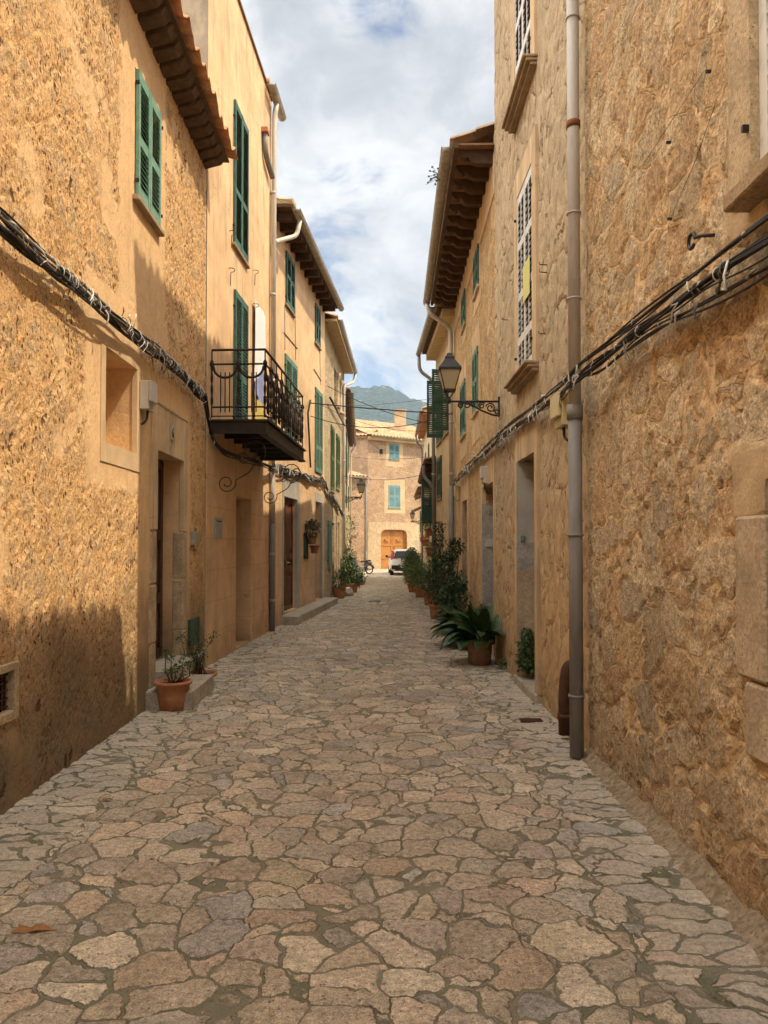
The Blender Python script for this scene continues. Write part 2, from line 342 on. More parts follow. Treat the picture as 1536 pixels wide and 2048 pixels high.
def m_wood(key, c, c2):
    n = NT(key); p = n.vm('MULTIPLY', n.co(), (7, 7, .7)); g = n.noise(p, 4, 6, .65, 1.5)
    col = n.mix(n.mr(g, .35, .65), c, c2); n.disp(n.m('MULTIPLY', g, .003)); M[key] = n.done(col, .5, .35)
m_wood('wood_dark', (.055, .026, .014), (.085, .040, .02)); m_wood('wood_brown', (.115, .042, .018), (.17, .065, .028)); m_wood('wood_honey', (.40, .17, .04), (.50, .235, .07))
m_simple('terracotta', (.40, .17, .085), .85, .2, var=.12, vs=8, c2=(.46, .24, .14), bump=.002)
m_simple('terracotta_dull', (.27, .15, .085), .85, .2, var=.15, vs=8, c2=(.32, .20, .12), bump=.002)
m_simple('soil', (.05, .035, .022), .95, .1, var=.3, vs=30)
def m_leaf(key, a, b, rough=.45):
    n = NT(key); p = n.co(); c = n.sep(n.vor(p, 30, 'F1', out='Color'))[0]
    col = n.mix(n.mr(n.m('ADD', n.m('MULTIPLY', n.noise(p, 4, 3), .6), n.m('MULTIPLY', c, .4)), .3, .7), a, b)
    M[key] = n.done(col, rough, .4)
    n.put(n.b.inputs['Subsurface Weight'], 0.0)
m_leaf('leaf_dark', (.018, .042, .012), (.035, .080, .022)); m_leaf('leaf_mid', (.04, .085, .02), (.075, .13, .035)); m_leaf('leaf_bright', (.08, .15, .03), (.14, .20, .05))
m_leaf('leaf_blade', (.018, .048, .010), (.036, .080, .016), .45); m_leaf('leaf_dusty', (.12, .11, .06), (.19, .15, .08)); m_leaf('petal_white', (.7, .66, .58), (.6, .5, .4)); m_leaf('petal_red', (.35, .03, .03), (.25, .02, .02))
m_simple('stem_brown', (.10, .065, .035), .85, .2); m_simple('dry_leaf', (.30, .15, .06), .8, .2, var=.3, vs=40)
m_simple('car_paint', (.74, .73, .70), .28, .5, var=.02); m_simple('black_plastic', (.02, .02, .02), .6, .3); m_simple('tyre_rubber', (.015, .015, .015), .85, .2)
m_simple('rim_metal', (.35, .35, .36), .35, .5, metal=.6); m_simple('tail_red', (.45, .02, .015), .2, .6); m_simple('chrome', (.5, .5, .5), .25, .5, metal=.9)
m_simple('plate_white', (.7, .7, .66), .5, .3); m_simple('moped_paint', (.05, .055, .07), .35, .5); m_simple('mortar', (.30, .24, .165), .95, .1, var=.4, vs=22, bump=.012, bs=45, c2=(.17, .15, .09))
m_simple('terrain', (.12, .12, .06), .95, .1, var=.4, vs=.05)
m_simple('banner_white', (.72, .72, .74), .8, .2, var=.05); m_simple('banner_blue', (.26, .28, .50), .8, .2); m_simple('banner_yellow', (.55, .44, .12), .8, .2, var=.08)
m_simple('paper_yellow', (.62, .58, .22), .7, .2, var=.06); m_simple('sign_grey', (.30, .31, .30), .35, .5); m_simple('sign_ink', (.02, .02, .02), .7, .2); m_simple('plate_grey', (.40, .37, .30), .6, .3)
n = NT('lamp_glass'); M['lamp_glass'] = n.done((.55, .45, .27), .45, .4)
n.put(n.b.inputs['Transmission Weight'], .25)

# ------------------------------------------------------------------ mesh helpers
class MB:
    def __init__(s): s.v = []; s.f = []; s.mi = []; s.cur = 0; s.sm = []; s.smooth = False; s.isl = []
    def add(s, vs, fs):
        o = len(s.v); s.v += [tuple(v) for v in vs]; s.isl.append((o, len(s.v), len(s.f), len(s.f) + len(fs)))
        for f in fs: s.f.append([i + o for i in f]); s.mi.append(s.cur); s.sm.append(s.smooth)
    def quad(s, a, b, c, d): s.add([a, b, c, d], [(0, 1, 2, 3)])
    def hexa(s, c):   # 8 corners: 4 bottom loop, 4 top loop
        s.add(c, [(0, 3, 2, 1), (4, 5, 6, 7), (0, 1, 5, 4), (1, 2, 6, 5), (2, 3, 7, 6), (3, 0, 4, 7)])
    def box(s, x0, x1, y0, y1, z0, z1):
        s.hexa([(x0, y0, z0), (x1, y0, z0), (x1, y1, z0), (x0, y1, z0), (x0, y0, z1), (x1, y0, z1), (x1, y1, z1), (x0, y1, z1)])
    def wbox(s, w, s0, s1, z0, z1, o0, o1):
        P = w.p; s.hexa([P(s0, z0, o0), P(s1, z0, o0), P(s1, z0, o1), P(s0, z0, o1), P(s0, z1, o0), P(s1, z1, o0), P(s1, z1, o1), P(s0, z1, o1)])
    def obox(s, c, ax, ay, az):
        c, ax, ay, az = V(c), V(ax), V(ay), V(az)
        s.hexa([c - ax - ay - az, c + ax - ay - az, c + ax + ay - az, c - ax + ay - az, c - ax - ay + az, c + ax - ay + az, c + ax + ay + az, c - ax + ay + az])
    def tube(s, pts, r, n=6, cap=True):
        pts = [V(p) for p in pts]; k = len(pts); rs = r if isinstance(r, (list, tuple)) else [r] * k
        vs = []; up = None
        for i, p in enumerate(pts):
            t = (pts[min(i + 1, k - 1)] - pts[max(i - 1, 0)])
            if t.length < 1e-9: t = V((0, 0, 1))
            t.normalize()
            if up is None:
                up = V((0, 0, 1)) if abs(t.z) < .9 else V((1, 0, 0))
            a = up - t * up.dot(t)
            if a.length < 1e-6: a = t.orthogonal()
            a.normalize(); up = a; b = t.cross(a)
            for j in range(n):
                th = 2 * math.pi * j / n; vs.append(p + (a * math.cos(th) + b * math.sin(th)) * rs[i])
        fs = []
        for i in range(k - 1):
            for j in range(n):
                a0 = i * n + j; b0 = i * n + (j + 1) % n; fs.append((a0, b0, b0 + n, a0 + n))
        if cap: fs += [tuple(range(n - 1, -1, -1)), tuple((k - 1) * n + j for j in range(n))]
        old = s.smooth; s.smooth = True; s.add(vs, fs); s.smooth = old
    def lathe(s, c, prof, n=24, cap=True):
        c = V(c); vs = []; fs = []
        for (r, z) in prof:
            for j in range(n):
                a = 2 * math.pi * j / n; vs.append(c + V((r * math.cos(a), r * math.sin(a), z)))
        for i in range(len(prof) - 1):
            for j in range(n):
                a0 = i * n + j; b0 = i * n + (j + 1) % n; fs.append((a0, b0, b0 + n, a0 + n))
        if cap: fs += [tuple(range(n - 1, -1, -1)), tuple((len(prof) - 1) * n + j for j in range(n))]
        old = s.smooth; s.smooth = True; s.add(vs, fs); s.smooth = old
    def each(s, name, mat, parent, bevel=0):
        out = []
        for (v0, v1, f0, f1) in s.isl:
            q = MB(); q.v = s.v[v0:v1]; q.f = [[i - v0 for i in f] for f in s.f[f0:f1]]; q.mi = s.mi[f0:f1]; q.sm = s.sm[f0:f1]; out.append(q.build(name, mat, parent, bevel=bevel))
        return out
    def build(s, name, mat, parent=None, recalc=True, bevel=0):
        me = bpy.data.meshes.new(name); me.from_pydata(s.v, [], s.f); 
        mats = mat if isinstance(mat, (list, tuple)) else [mat]
        for m_ in mats: me.materials.append(M[m_] if isinstance(m_, str) else m_)
        me.polygons.foreach_set('material_index', s.mi); me.polygons.foreach_set('use_smooth', s.sm)
        if recalc or bevel:
            bm = bmesh.new(); bm.from_mesh(me)
            if bevel:
                bmesh.ops.bevel(bm, geom=[e for e in bm.edges if e.calc_length() > bevel * 3 and len(e.link_faces) == 2], offset=bevel, segments=1, affect='EDGES')
            bmesh.ops.recalc_face_normals(bm, faces=bm.faces); bm.to_mesh(me); bm.free()
        me.update()
        o = bpy.data.objects.new(name, me); COL.objects.link(o)
        if parent is not None:
            o.parent = parent
            if parent.type == 'EMPTY' and not parent.get('localspace'): o.location = -parent.location
        return o

def thing(name, label, cat, loc=(0, 0, 0), group=None, local=False, rz=0):
    o = bpy.data.objects.new(name, None); COL.objects.link(o); o.location = loc; o.empty_display_size = .2
    o['label'] = label; o['category'] = cat
    if group: o['group'] = group
    if local: o['localspace'] = 1; o.rotation_euler = (0, 0, rz)
    return o
def tag(o, label, cat, group=None):
    o['label'] = label; o['category'] = cat
    if group: o['group'] = group
    return o
def struct(o): o['kind'] = 'structure'; return o
def copy_tree(root, loc, rz, label, group=None):
    r = root.copy(); COL.objects.link(r); r.location = loc; r.rotation_euler = (0, 0, rz); r['label'] = label
    if group: r['group'] = group
    for ch in list(root.children):
        c = ch.copy(); COL.objects.link(c); c.parent = r
        for g in list(ch.children):
            d = g.copy(); COL.objects.link(d); d.parent = c
    return r

class Wall:
    """a facade plane: s runs along the street, off is metres out of the wall towards the street"""
    def __init__(s, a, b, left=True):
        s.a = V((a[0], a[1], 0)); s.b = V((b[0], b[1], 0)); s.L = (s.b - s.a).length
        s.d = (s.b - s.a).normalized(); s.left = left
        s.n = V((s.d.y, -s.d.x, 0)) if left else V((-s.d.y, s.d.x, 0))
    def p(s, t, z, off=0): return s.a + s.d * t + s.n * off + V((0, 0, z))
    def px(s, x, y, off=0):
        d = ray(x, y); k = (s.a + s.n * off - CAM).dot(s.n) / d.dot(s.n); q = CAM + d * k
        return (q - s.a).dot(s.d), q.z
    def sx(s, x, off=0): return s.px(x, 1089, off)[0]
    def rect(s, x0, x1, y0, y1):       # pixel rectangle: left x, right x, top y and bottom y read at x0
        s0, zt = s.px(x0, y0); _, zb = s.px(x0, y1); s1 = s.px(x1, y0)[0]
        return (min(s0, s1), max(s0, s1), zb, zt)

def steps(a, b, res):
    k = max(1, int(math.ceil((b - a) / res))); return [a + (b - a) * i / k for i in range(k)]

class House:
    def __init__(s, name, label, w, z1, mat, res=.5, depth=7, sidemat=None, z0=-.5, finefrom=None, cat='house', group=None, fineto=99):
        s.w = w; s.z1 = z1; s.z0 = z0; s.mat = mat; s.res = res; s.depth = depth; s.side = sidemat or mat
        c = w.p(w.L / 2, 0, -.0); s.root = thing(name, label, cat, (c.x, c.y, 0), group)
        s.holes = []; s.finefrom = finefrom; s.fineto = fineto
    def finish(s):
        w = s.w; res = s.res
        S = sorted(set([0, w.L] + [v for h in s.holes for v in h[:2]] + ([s.finefrom] if s.finefrom else [])))
        Z = sorted(set([s.z0, s.z1] + ([0.0] if s.z0 < -.1 else []) + [v for h in s.holes for v in h[2:4]]))
        def fill(A, fine):
            out = []
            for a, b in zip(A[:-1], A[1:]):
                r = res
                if fine and s.finefrom and b <= s.finefrom + 1e-6: r = .6
                out += steps(a, b, r)
            return out + [A[-1]]
        S = fill(S, True); Z = fill(Z, False)
        mb = MB(); idx = {}; vs = []; fs = []; mi = []
        def vid(i, j, off):
            k = (i, j, round(off, 4))
            if k not in idx: idx[k] = len(vs); vs.append(tuple(w.p(S[i], Z[j], off)))
            return idx[k]
        flip = not w.left
        def face(q, m_=0): fs.append(list(reversed(q)) if flip else list(q)); mi.append(m_)
        def inhole(a, b):
            for h in s.holes:
                if h[0] < a < h[1] and h[2] < b < h[3]: return h
            return None
        nS, nZ = len(S) - 1, len(Z) - 1
        cell = {}
        for i in range(nS):
            for j in range(nZ): cell[i, j] = inhole((S[i] + S[i + 1]) / 2, (Z[j] + Z[j + 1]) / 2)
        for i in range(nS):
            for j in range(nZ):
                h = cell[i, j]
                if h is None: face((vid(i, j, 0), vid(i + 1, j, 0), vid(i + 1, j + 1, 0), vid(i, j + 1, 0)))
                else:
                    D = -h[4]
                    if i == 0 or cell[i - 1, j] is not h: face((vid(i, j, 0), vid(i, j, D), vid(i, j + 1, D), vid(i, j + 1, 0)))
                    if i == nS - 1 or cell[i + 1, j] is not h: face((vid(i + 1, j, 0), vid(i + 1, j, D), vid(i + 1, j + 1, D), vid(i + 1, j + 1, 0))[::-1])
                    if j == 0 or cell[i, j - 1] is not h: face((vid(i, j, 0), vid(i + 1, j, 0), vid(i + 1, j, D), vid(i, j, D)))
                    if j == nZ - 1 or cell[i, j + 1] is not h: face((vid(i, j + 1, 0), vid(i + 1, j + 1, 0), vid(i + 1, j + 1, D), vid(i, j + 1, D))[::-1])
        Dp = -s.depth
        for j in range(nZ):   # gable sides and back
            face((vid(0, j, 0), vid(0, j + 1, 0), vid(0, j + 1, Dp), vid(0, j, Dp)), 1)
            face((vid(nS, j, 0), vid(nS, j, Dp), vid(nS, j + 1, Dp), vid(nS, j + 1, 0)), 1)
        face((vid(0, 0, Dp), vid(0, nZ, Dp), vid(nS, nZ, Dp), vid(nS, 0, Dp)), 1)
        me = bpy.data.meshes.new('wall'); me.from_pydata(vs, [], fs)
        me.materials.append(M[s.mat]); me.materials.append(M[s.side]); me.polygons.foreach_set('material_index', mi)
        me.update()
        o = bpy.data.objects.new('wall', me); COL.objects.link(o); o.parent = s.root; o.location = -s.root.location
        return o

def leaf_shutter(w, s0, s1, z0, z1, o0, mat, parent, rails=(.5,), pitch=.052, name='shutter', st=.05, open_at=None, airy=False):
    """one louvred leaf: stiles, rails, tilted slats"""
    mb = MB(); t = .032
    def B(a, b, c, d, e, f): mb.wbox(w, a, b, c, d, o0 + e, o0 + f)
    B(s0, s0 + st, z0, z1, 0, t); B(s1 - st, s1, z0, z1, 0, t)
    zs = [z0] + [z0 + (z1 - z0) * r for r in rails] + [z1]
    lims = []
    for i, zz in enumerate(zs):
        lo = zz if i == 0 else (zz - .10 if i == len(zs) - 1 else zz - .045)
        hi = zz + .10 if i == 0 else (zz if i == len(zs) - 1 else zz + .045)
        B(s0 + st, s1 - st, lo, hi, .003, t - .003); lims.append((lo, hi))
    for (a, b), (c, d) in zip(lims[:-1], lims[1:]):
        k = max(1, int(round((c - b) / pitch)))
        for i in range(k):
            zc = b + (c - b) * (i + .5) / k; hw = (s1 - s0 - 2 * st) / 2 + .004
            cc = w.p((s0 + s1) / 2, zc, o0 + t / 2)
            ay = (w.n * .5 - V((0, 0, 1)) * .866) * .023; az = (w.n * .866 + V((0, 0, 1)) * .5) * .004
            if airy: ay = (w.n * .9 - V((0, 0, 1)) * .43) * .012; az = (w.n * .43 + V((0, 0, 1)) * .9) * .0035
            mb.cur = 1 if airy else 0; mb.obox(cc, w.d * hw, ay, az); mb.cur = 0
    if airy: mb.wbox(w, (s0 + s1) / 2 - .011, (s0 + s1) / 2 + .011, z0 + .1, z1 - .1, o0 + .004, o0 + t - .002)
    return mb.build(name, (mat, 'slat_dark') if airy else mat, parent)

def window(h, s0, s1, z0, z1, paint='green_paint', leaves=2, rails=(.5,), sill='sill_stone', depth=.16, silldrop=.05, sillout=.05, surround=None, sm='surround_plaster', shut=True, pitch=.052, so=.006, mull=True, glass='dark_room', st=.05, airy=False):
    w = h.w; h.holes.append((s0, s1, z0, z1, depth))
    mb = MB(); o = -depth - .05
    mb.wbox(w, s0 - .01, s0 + .05, z0 - .01, z1 + .01, o, o + .055); mb.wbox(w, s1 - .05, s1 + .01, z0 - .01, z1 + .01, o, o + .055)
    mb.wbox(w, s0 + .05, s1 - .05, z0 - .01, z0 + .05, o, o + .052); mb.wbox(w, s0 + .05, s1 - .05, z1 - .05, z1 + .01, o, o + .052)
    if mull: mb.wbox(w, (s0 + s1) / 2 - .03, (s0 + s1) / 2 + .03, z0 + .05, z1 - .05, o + .002, o + .05)
    f = mb.build('window', 'wood_dark' if paint != 'white_paint' else 'white_paint', h.root)
    g = MB(); g.wbox(w, s0 + .03, s1 - .03, z0 + .03, z1 - .03, o + .01, o + .02); g.build('pane', glass, f)
    if shut:
        for i in range(leaves):
            a = s0 + (s1 - s0) * i / leaves + .004; b = s0 + (s1 - s0) * (i + 1) / leaves - .004
            leaf_shutter(w, a, b, z0 + .01, z1 - .01, so, paint, f, rails, pitch, st=st, airy=airy)
        hg = MB()
        for ss in (s0 - .015, s1 + .015):
            for zz in (z0 + .12 * (z1 - z0), z1 - .12 * (z1 - z0)): hg.wbox(w, ss - .008, ss + .008, zz - .014, zz + .014, .0, .036)
        hg.each('hinge', 'iron_black', f)
    if sill:
        mb = MB(); mb.wbox(w, s0 - .06, s1 + .06, z0 - silldrop - .002, z0 - .002, -.02, sillout); mb.build('sill', sill, f, bevel=.008)
    if surround:
        l, r_, t_, b_ = surround; mb = MB()
        frame_pieces(mb, w, s0, s1, z0, z1, l, r_, t_, b_, .008)
        mb.build('surround', sm, f)
    return f

def frame_pieces(mb, w, s0, s1, z0, z1, l, r_, t_, b_, out, inn=-.05):
    if l: mb.wbox(w, s0 - l, s0 + .001, z0 - b_, z1 + t_, inn, out)
    if r_: mb.wbox(w, s1 - .001, s1 + r_, z0 - b_, z1 + t_, inn, out)
    if t_: mb.wbox(w, s0 + .001, s1 - .001, z1 - .001, z1 + t_, inn, out - .0015)
    if b_: mb.wbox(w, s0 + .001, s1 - .001, z0 - b_, z0 + .001, inn, out - .0015)

def door(h, s0, s1, z0, z1, mat='wood_dark', depth=.2, leaves=1, panels=3, handle=True, label=None, frame=None, hm='chrome'):
    w = h.w; h.holes.append((s0, s1, z0, z1, depth)); o = -depth - .03
    mb = MB(); mb.wbox(w, s0 - .02, s1 + .02, z0 - .02, z1 + .02, o - .03, o + .012)
    for i in range(leaves):
        a = s0 + (s1 - s0) * i / leaves + .01; b = s0 + (s1 - s0) * (i + 1) / leaves - .01
        mb.wbox(w, a, a + .09, z0, z1, o + .01, o + .045); mb.wbox(w, b - .09, b, z0, z1, o + .01, o + .045)
        H = z1 - z0; cuts = [0, .3, .62, 1] if panels == 3 else [0, .36, .48, 1] if panels == 2 else [0, 1]
        for k, c in enumerate(cuts):
            zz = z0 + H * c; lo, hi = (zz, zz + .1) if k == 0 else ((zz - .1, zz) if c == 1 else (zz - .06, zz + .06))
            mb.wbox(w, a + .09, b - .09, lo, hi, o + .01, o + .043)
        for c0, c1 in zip(cuts[:-1], cuts[1:]):
            mb.wbox(w, a + .14, b - .14, z0 + H * c0 + .15, z0 + H * c1 - .15, o + .01, o + .032)
    d = mb.build('door', mat, h.root)
    if label: d['label'] = label
    if handle:
        k = MB(); zc = z0 + 1.0; k.lathe((0, 0, 0), [(.001, 0), (.03, .0), (.03, .01), (.001, .012)], 8); k.v = []; k.f = []; k.mi = []; k.sm = []
        sc_ = s0 + .16 if leaves == 1 else (s0 + s1) / 2 - .06
        k.wbox(w, sc_ - .025, sc_ + .025, zc - .09, zc + .09, o + .045, o + .055); k.tube([w.p(sc_, zc, o + .05), w.p(sc_, zc, o + .11), w.p(sc_ + .09, zc, o + .11)], .011, 8)
        k.build('handle', hm, d)
    return d

def roof(h, s0, s1, ze, over, run, slope, mat='tile_old', period=.23, name='roof', amp=.055, rowlen=.36, jit=.006, seed=1, thick=.018):
    """corrugated clay-tile sheet rising away from the street"""
    w = h.w; rng = random.Random(seed); cols = []; n = max(1, int(round((s1 - s0) / period))); per = (s1 - s0) / n; K = 8
    for i in range(n):
        for k in range(K):
            u = k / K; hh = amp * math.sin(math.pi * u / .62) if u < .62 else -amp * .45 * math.sin(math.pi * (u - .62) / .38)
            cols.append((s0 + per * (i + u), hh, i))
    cols.append((s1, 0, n - 1))
    rows = []; nr = int(run / rowlen) + 1
    for r in range(nr):
        t0 = r * rowlen; t1 = min(run, t0 + rowlen)
        if t1 - t0 < .01: break
        rows.append((t0, .022, r)); rows.append((t1, 0.0, r))
    jt = {}
    def J(i, r):
        if (i, r) not in jt: jt[i, r] = (rng.uniform(-jit, jit), rng.uniform(-.018, .018) if r == 0 else rng.uniform(-.01, .01))
        return jt[i, r]
    mb = MB(); mb.smooth = False; C = len(cols); vs = []; fs = []
    for lay in (0, -thick):
        for (t, b, r) in rows:
            for (s_, hh, i) in cols:
                jz, jl = J(i, r); tt = t + (jl if b > 0 else 0)
                vs.append(w.p(s_, ze + tt * slope + hh + b + jz + lay + amp * .3, over - tt))
    Rn = len(rows)
    for j in range(Rn - 1):
        for i in range(C - 1):
            a = j * C + i; fs.append((a, a + 1, a + C + 1, a + C)); q = a + Rn * C; fs.append((q, q + C, q + C + 1, q + 1))
    for i in range(C - 1): a = i; q = i + Rn * C; fs.append((a, q, q + 1, a + 1))
    for j in range(Rn - 1):
        a = j * C; q = a + Rn * C; fs.append((a, a + C, q + C, q)); a += C - 1; q += C - 1; fs.append((a, q, q + C, a + C))
    mb.smooth = True; mb.add(vs, fs); o = mb.build(name, mat, h.root, recalc=False)
    # back slope and gable infill
    g = MB(); zr = ze + run * slope
    g.quad(w.p(s0, zr + .03, over - run), w.p(s1, zr + .03, over - run), w.p(s1, ze - .1, over - 2 * run), w.p(s0, ze - .1, over - 2 * run))
    g.build('back_slope', mat, h.root)
    return o

def gable(h, s, ze, over, run, slope, mat, z1):
    w = h.w; mb = MB(); t = .18
    for a in (s,):
        p = [w.p(a, z1, 0), w.p(a, z1, over - 2 * run), w.p(a, ze + run * slope, over - run), w.p(a, ze + over * slope, 0)]
        q = [v + w.d * t for v in p]
        mb.add(p + q, [(0, 1, 2, 3), (7, 6, 5, 4), (0, 4, 5, 1), (1, 5, 6, 2), (2, 6, 7, 3), (3, 7, 4, 0)])
    mb.build('gable', mat, h.root)

def gutter(h, s0, s1, z, off, r=.07, mat='gutter_grey', rings=0, parent=None, ring_mat=None):
    w = h.w; vs = []; fs = []; n = 10; mb = MB()
    prof = []
    for k in range(n + 1):
        a = math.pi + math.pi * k / n; prof.append((math.cos(a) * r, math.sin(a) * r))
    for k in range(n, -1, -1):
        a = math.pi + math.pi * k / n; prof.append((math.cos(a) * (r - .006), math.sin(a) * (r - .006)))
    m_ = len(prof); segs = max(2, int((s1 - s0) / 1.0)); ss = [s0 + (s1 - s0) * i / segs for i in range(segs + 1)]
    for k, s_ in enumerate(ss):
        sag = -.012 * math.sin(math.pi * k / segs) + .004 * math.sin(k * 2.3)
        for (a, b) in prof: vs.append(w.p(s_, z + b + sag, off + a))
    for i in range(segs):
        for j in range(m_): a = i * m_ + j; b = i * m_ + (j + 1) % m_; fs.append((a, b, b + m_, a + m_))
    fs.append(tuple(range(n + 1)) ); fs.append(tuple(segs * m_ + k for k in range(n + 1)))
    mb.smooth = True; mb.add(vs, fs)
    mb.tube([w.p(s0, z + .002, off + r), w.p(s1, z + .002, off + r)], .009, 6)
    o = mb.build('gutter', mat, parent or h.root)
    if rings:
        mb = MB(); s_ = s0 + rings * .5
        while s_ < s1:
            mb.tube([w.p(s_, z + (r + .004) * math.sin(math.pi + math.pi * k / 8), off + (r + .004) * math.cos(math.pi + math.pi * k / 8)) for k in range(9)], .007, 5); s_ += rings
        mb.each('gutter_ring', ring_mat or mat, o)
    return o

def pipe(h, pts, r, mat='pipe_light', bands=(), name='downpipe', parent=None, n=12, bm_='gutter_grey'):
    mb = MB(); mb.tube(pts, r, n)
    o = mb.build(name, mat, parent or h.root)
    if bands:
        b = MB()
        for (p, q) in bands: b.tube([p, q], r + .009, n)
        b.each('pipe_band', bm_, o)
    return o

def bend(pts, rad=.08, n=4):
    """round the corners of a polyline"""
    pts = [V(p) for p in pts]; out = [pts[0]]
    for i in range(1, len(pts) - 1):
        a, b, c = pts[i - 1], pts[i], pts[i + 1]; u = (a - b).normalized() * min(rad, (a - b).length / 2); v = (c - b).normalized() * min(rad, (c - b).length / 2)
        for k in range(n + 1):
            t = k / n; out.append((b + u) * (1 - t) ** 2 + b * 2 * t * (1 - t) + (b + v) * t * t)
    out.append(pts[-1]); return out

def spiral(o, u, v, r0, r1, a0, turns, n=26):
    pts = []
    for k in range(n + 1):
        t = k / n; a = a0 + turns * 2 * math.pi * t; r = r0 + (r1 - r0) * t; pts.append(V(o) + V(u) * math.cos(a) * r + V(v) * math.sin(a) * r)
    return pts

# ------------------------------------------------------------------ ground
def gz(y):
    if y < 25: return 0.0
    if y < 42: return -.15 * (y - 25) / 17
    if y < 49: return -.15 + .10 * (y - 42) / 7
    return -.05
ys = []; y = -7.0
while y < 56:
    ys.append(y); y += .35 if y < 1.6 else .03 if y < 9 else min(.30, .03 * (y / 9) ** 1.9)
ys.append(56)
xs = [-3.4, -3.0] + [-2.7 + .03 * i for i in range(int(4.8 / .03) + 1)] + [2.5, 3.0, 3.8]
vs = [(x, y, gz(y)) for y in ys for x in xs]; fs = []
C = len(xs)
for j in range(len(ys) - 1):
    for i in range(C - 1): a = j * C + i; fs.append((a, a + 1, a + C + 1, a + C))
mb = MB(); mb.smooth = True; mb.add(vs, fs); struct(mb.build('street_paving', 'paving', recalc=False))
mb = MB(); N = 24; ex = [-3500, -400, -60, -12, -4, 4, 12, 60, 400, 3500]; ey = [-900, -60, -8, 57, 70, 200, 800, 4500]
vs = [(x, y, -.45) for y in ey for x in ex]; fs = []
for j in range(len(ey) - 1):
    for i in range(len(ex) - 1): a = j * len(ex) + i; fs.append((a, a + 1, a + len(ex) + 1, a + len(ex)))
mb.add(vs, fs); struct(mb.build('terrain', 'terrain', recalc=False))
# little square beyond the street, paved in the same stone, wider
mb = MB(); mb.quad((-9, 43.5, -.16), (-3.39, 43.5, -.16), (-3.39, 54, -.07), (-9, 54, -.07)); mb.quad((3.79, 43.5, -.16), (9, 43.5, -.16), (9, 54, -.07), (3.79, 54, -.07)); struct(mb.build('square_paving', 'paving', recalc=False))

# ------------------------------------------------------------------ walls in plan
wA = Wall((-2.12, -6), (-2.27, 9.6)); wB = Wall((-2.27, 9.615), (-2.05, 13.75)); wC = Wall((-2.05, 13.77), (-1.50, 19.8)); wD = Wall((-1.50, 19.82), (-1.28, 26.0)); wE = Wall((-1.36, 26.02), (-1.70, 40))
w1 = Wall((1.46, -6), (1.555, 5.62), False); w2 = Wall((1.575, 5.635), (1.575, 10.22), False); w3 = Wall((1.60, 10.24), (1.73, 17.1), False)
w4 = Wall((1.72, 17.12), (1.60, 21.3), False); w5 = Wall((1.66, 21.32), (1.86, 29.2), False); w6 = Wall((2.00, 29.25), (2.12, 36.3), False); w7 = Wall((2.16, 36.32), (2.32, 44), False)

# ============ LEFT A: the golden pitted house with the tiled eave
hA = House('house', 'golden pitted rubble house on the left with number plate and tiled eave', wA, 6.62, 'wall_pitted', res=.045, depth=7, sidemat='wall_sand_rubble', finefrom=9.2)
s0, s1, z0, z1 = wA.rect(273, 319, 135, 395); window(hA, s0, s1, z0, z1, 'mint_paint', rails=(.46,), sill='sill_stone', depth=.12, sillout=.05, surround=None, so=-.005, pitch=.05)
# niche
s0, s1, z0, z1 = wA.rect(213, 276, 692, 885); hA.holes.append((s0, s1, z0, z1, .34))
mb = MB(); mb.wbox(wA, s0 - .02, s1 + .02, z0 - .02, z1 + .02, -.40, -.335); f = mb.build('niche_back', 'surround_pale', hA.root)
mb = MB(); mb.wbox(wA, s0 + .0, s0 + .30, z0 + .02, z1 - .02, -.33, -.30); mb.build('casement', 'wood_dark', f)
mb = MB(); frame_pieces(mb, wA, s0, s1, z0, z1, .10, .12, .10, .16, -.002); mb.build('surround', 'surround_pale', f)
# number six doorway
ds0 = wA.sx(313); ds1 = wA.sx(366); dz1 = 2.55
door(hA, ds0, ds1, .34, dz1, 'wood_dark', depth=.24, panels=3)
mb = MB(); frame_pieces(mb, wA, ds0, ds1, 1.75, dz1, .19, .14, .50, 0, .012)
# the moulded frame runs down from the lintel; worn stone jambs stand below it
mb.build('door_surround', 'surround_plaster', hA.root, bevel=.006)
mb = MB()
for (a, b, g) in ((.02, .62, .02), (.63, 1.20, .0), (1.21, 1.74, .012)):
    mb.wbox(wA, ds0 - .21 + g, ds0 + .002, a, b, -.12, .006 - g * .2); mb.wbox(wA, ds1 - .002, ds1 + .17 - g, a, b, -.12, .005 + g * .2)
mb.each('door_jamb', 'stone_worn', hA.root, .012)
mb = MB(); mb.wbox(wA, ds0 - .16, ds1 + .12, 3.02, 3.035, -.02, .018); mb.build('lintel_moulding', 'stone_worn', hA.root)
# low vent grille by the ground, left edge of the picture
s0, s1, z0, z1 = wA.rect(-40, 28, 1350, 1408); z0, z1 = .60, .84; hA.holes.append((s0, s1, z0, z1, .1))
mb = MB(); mb.wbox(wA, s0 - .01, s1 + .01, z0 - .01, z1 + .01, -.12, -.09); f = mb.build('vent', 'dark_room', hA.root)
mb = MB()
for k in range(9): a = s0 + (s1 - s0) * (k + .5) / 9; mb.wbox(wA, a - .004, a + .004, z0, z1, -.05, -.042)
for k in range(5): a = z0 + (z1 - z0) * (k + .5) / 5; mb.wbox(wA, s0, s1, a - .004, a + .004, -.042, -.034)
mb.build('grille', 'pipe_rust', f)
mb = MB(); frame_pieces(mb, wA, s0, s1, z0, z1, .05, .05, .05, .06, .010); mb.build('surround', 'stone_worn', f, bevel=.006)
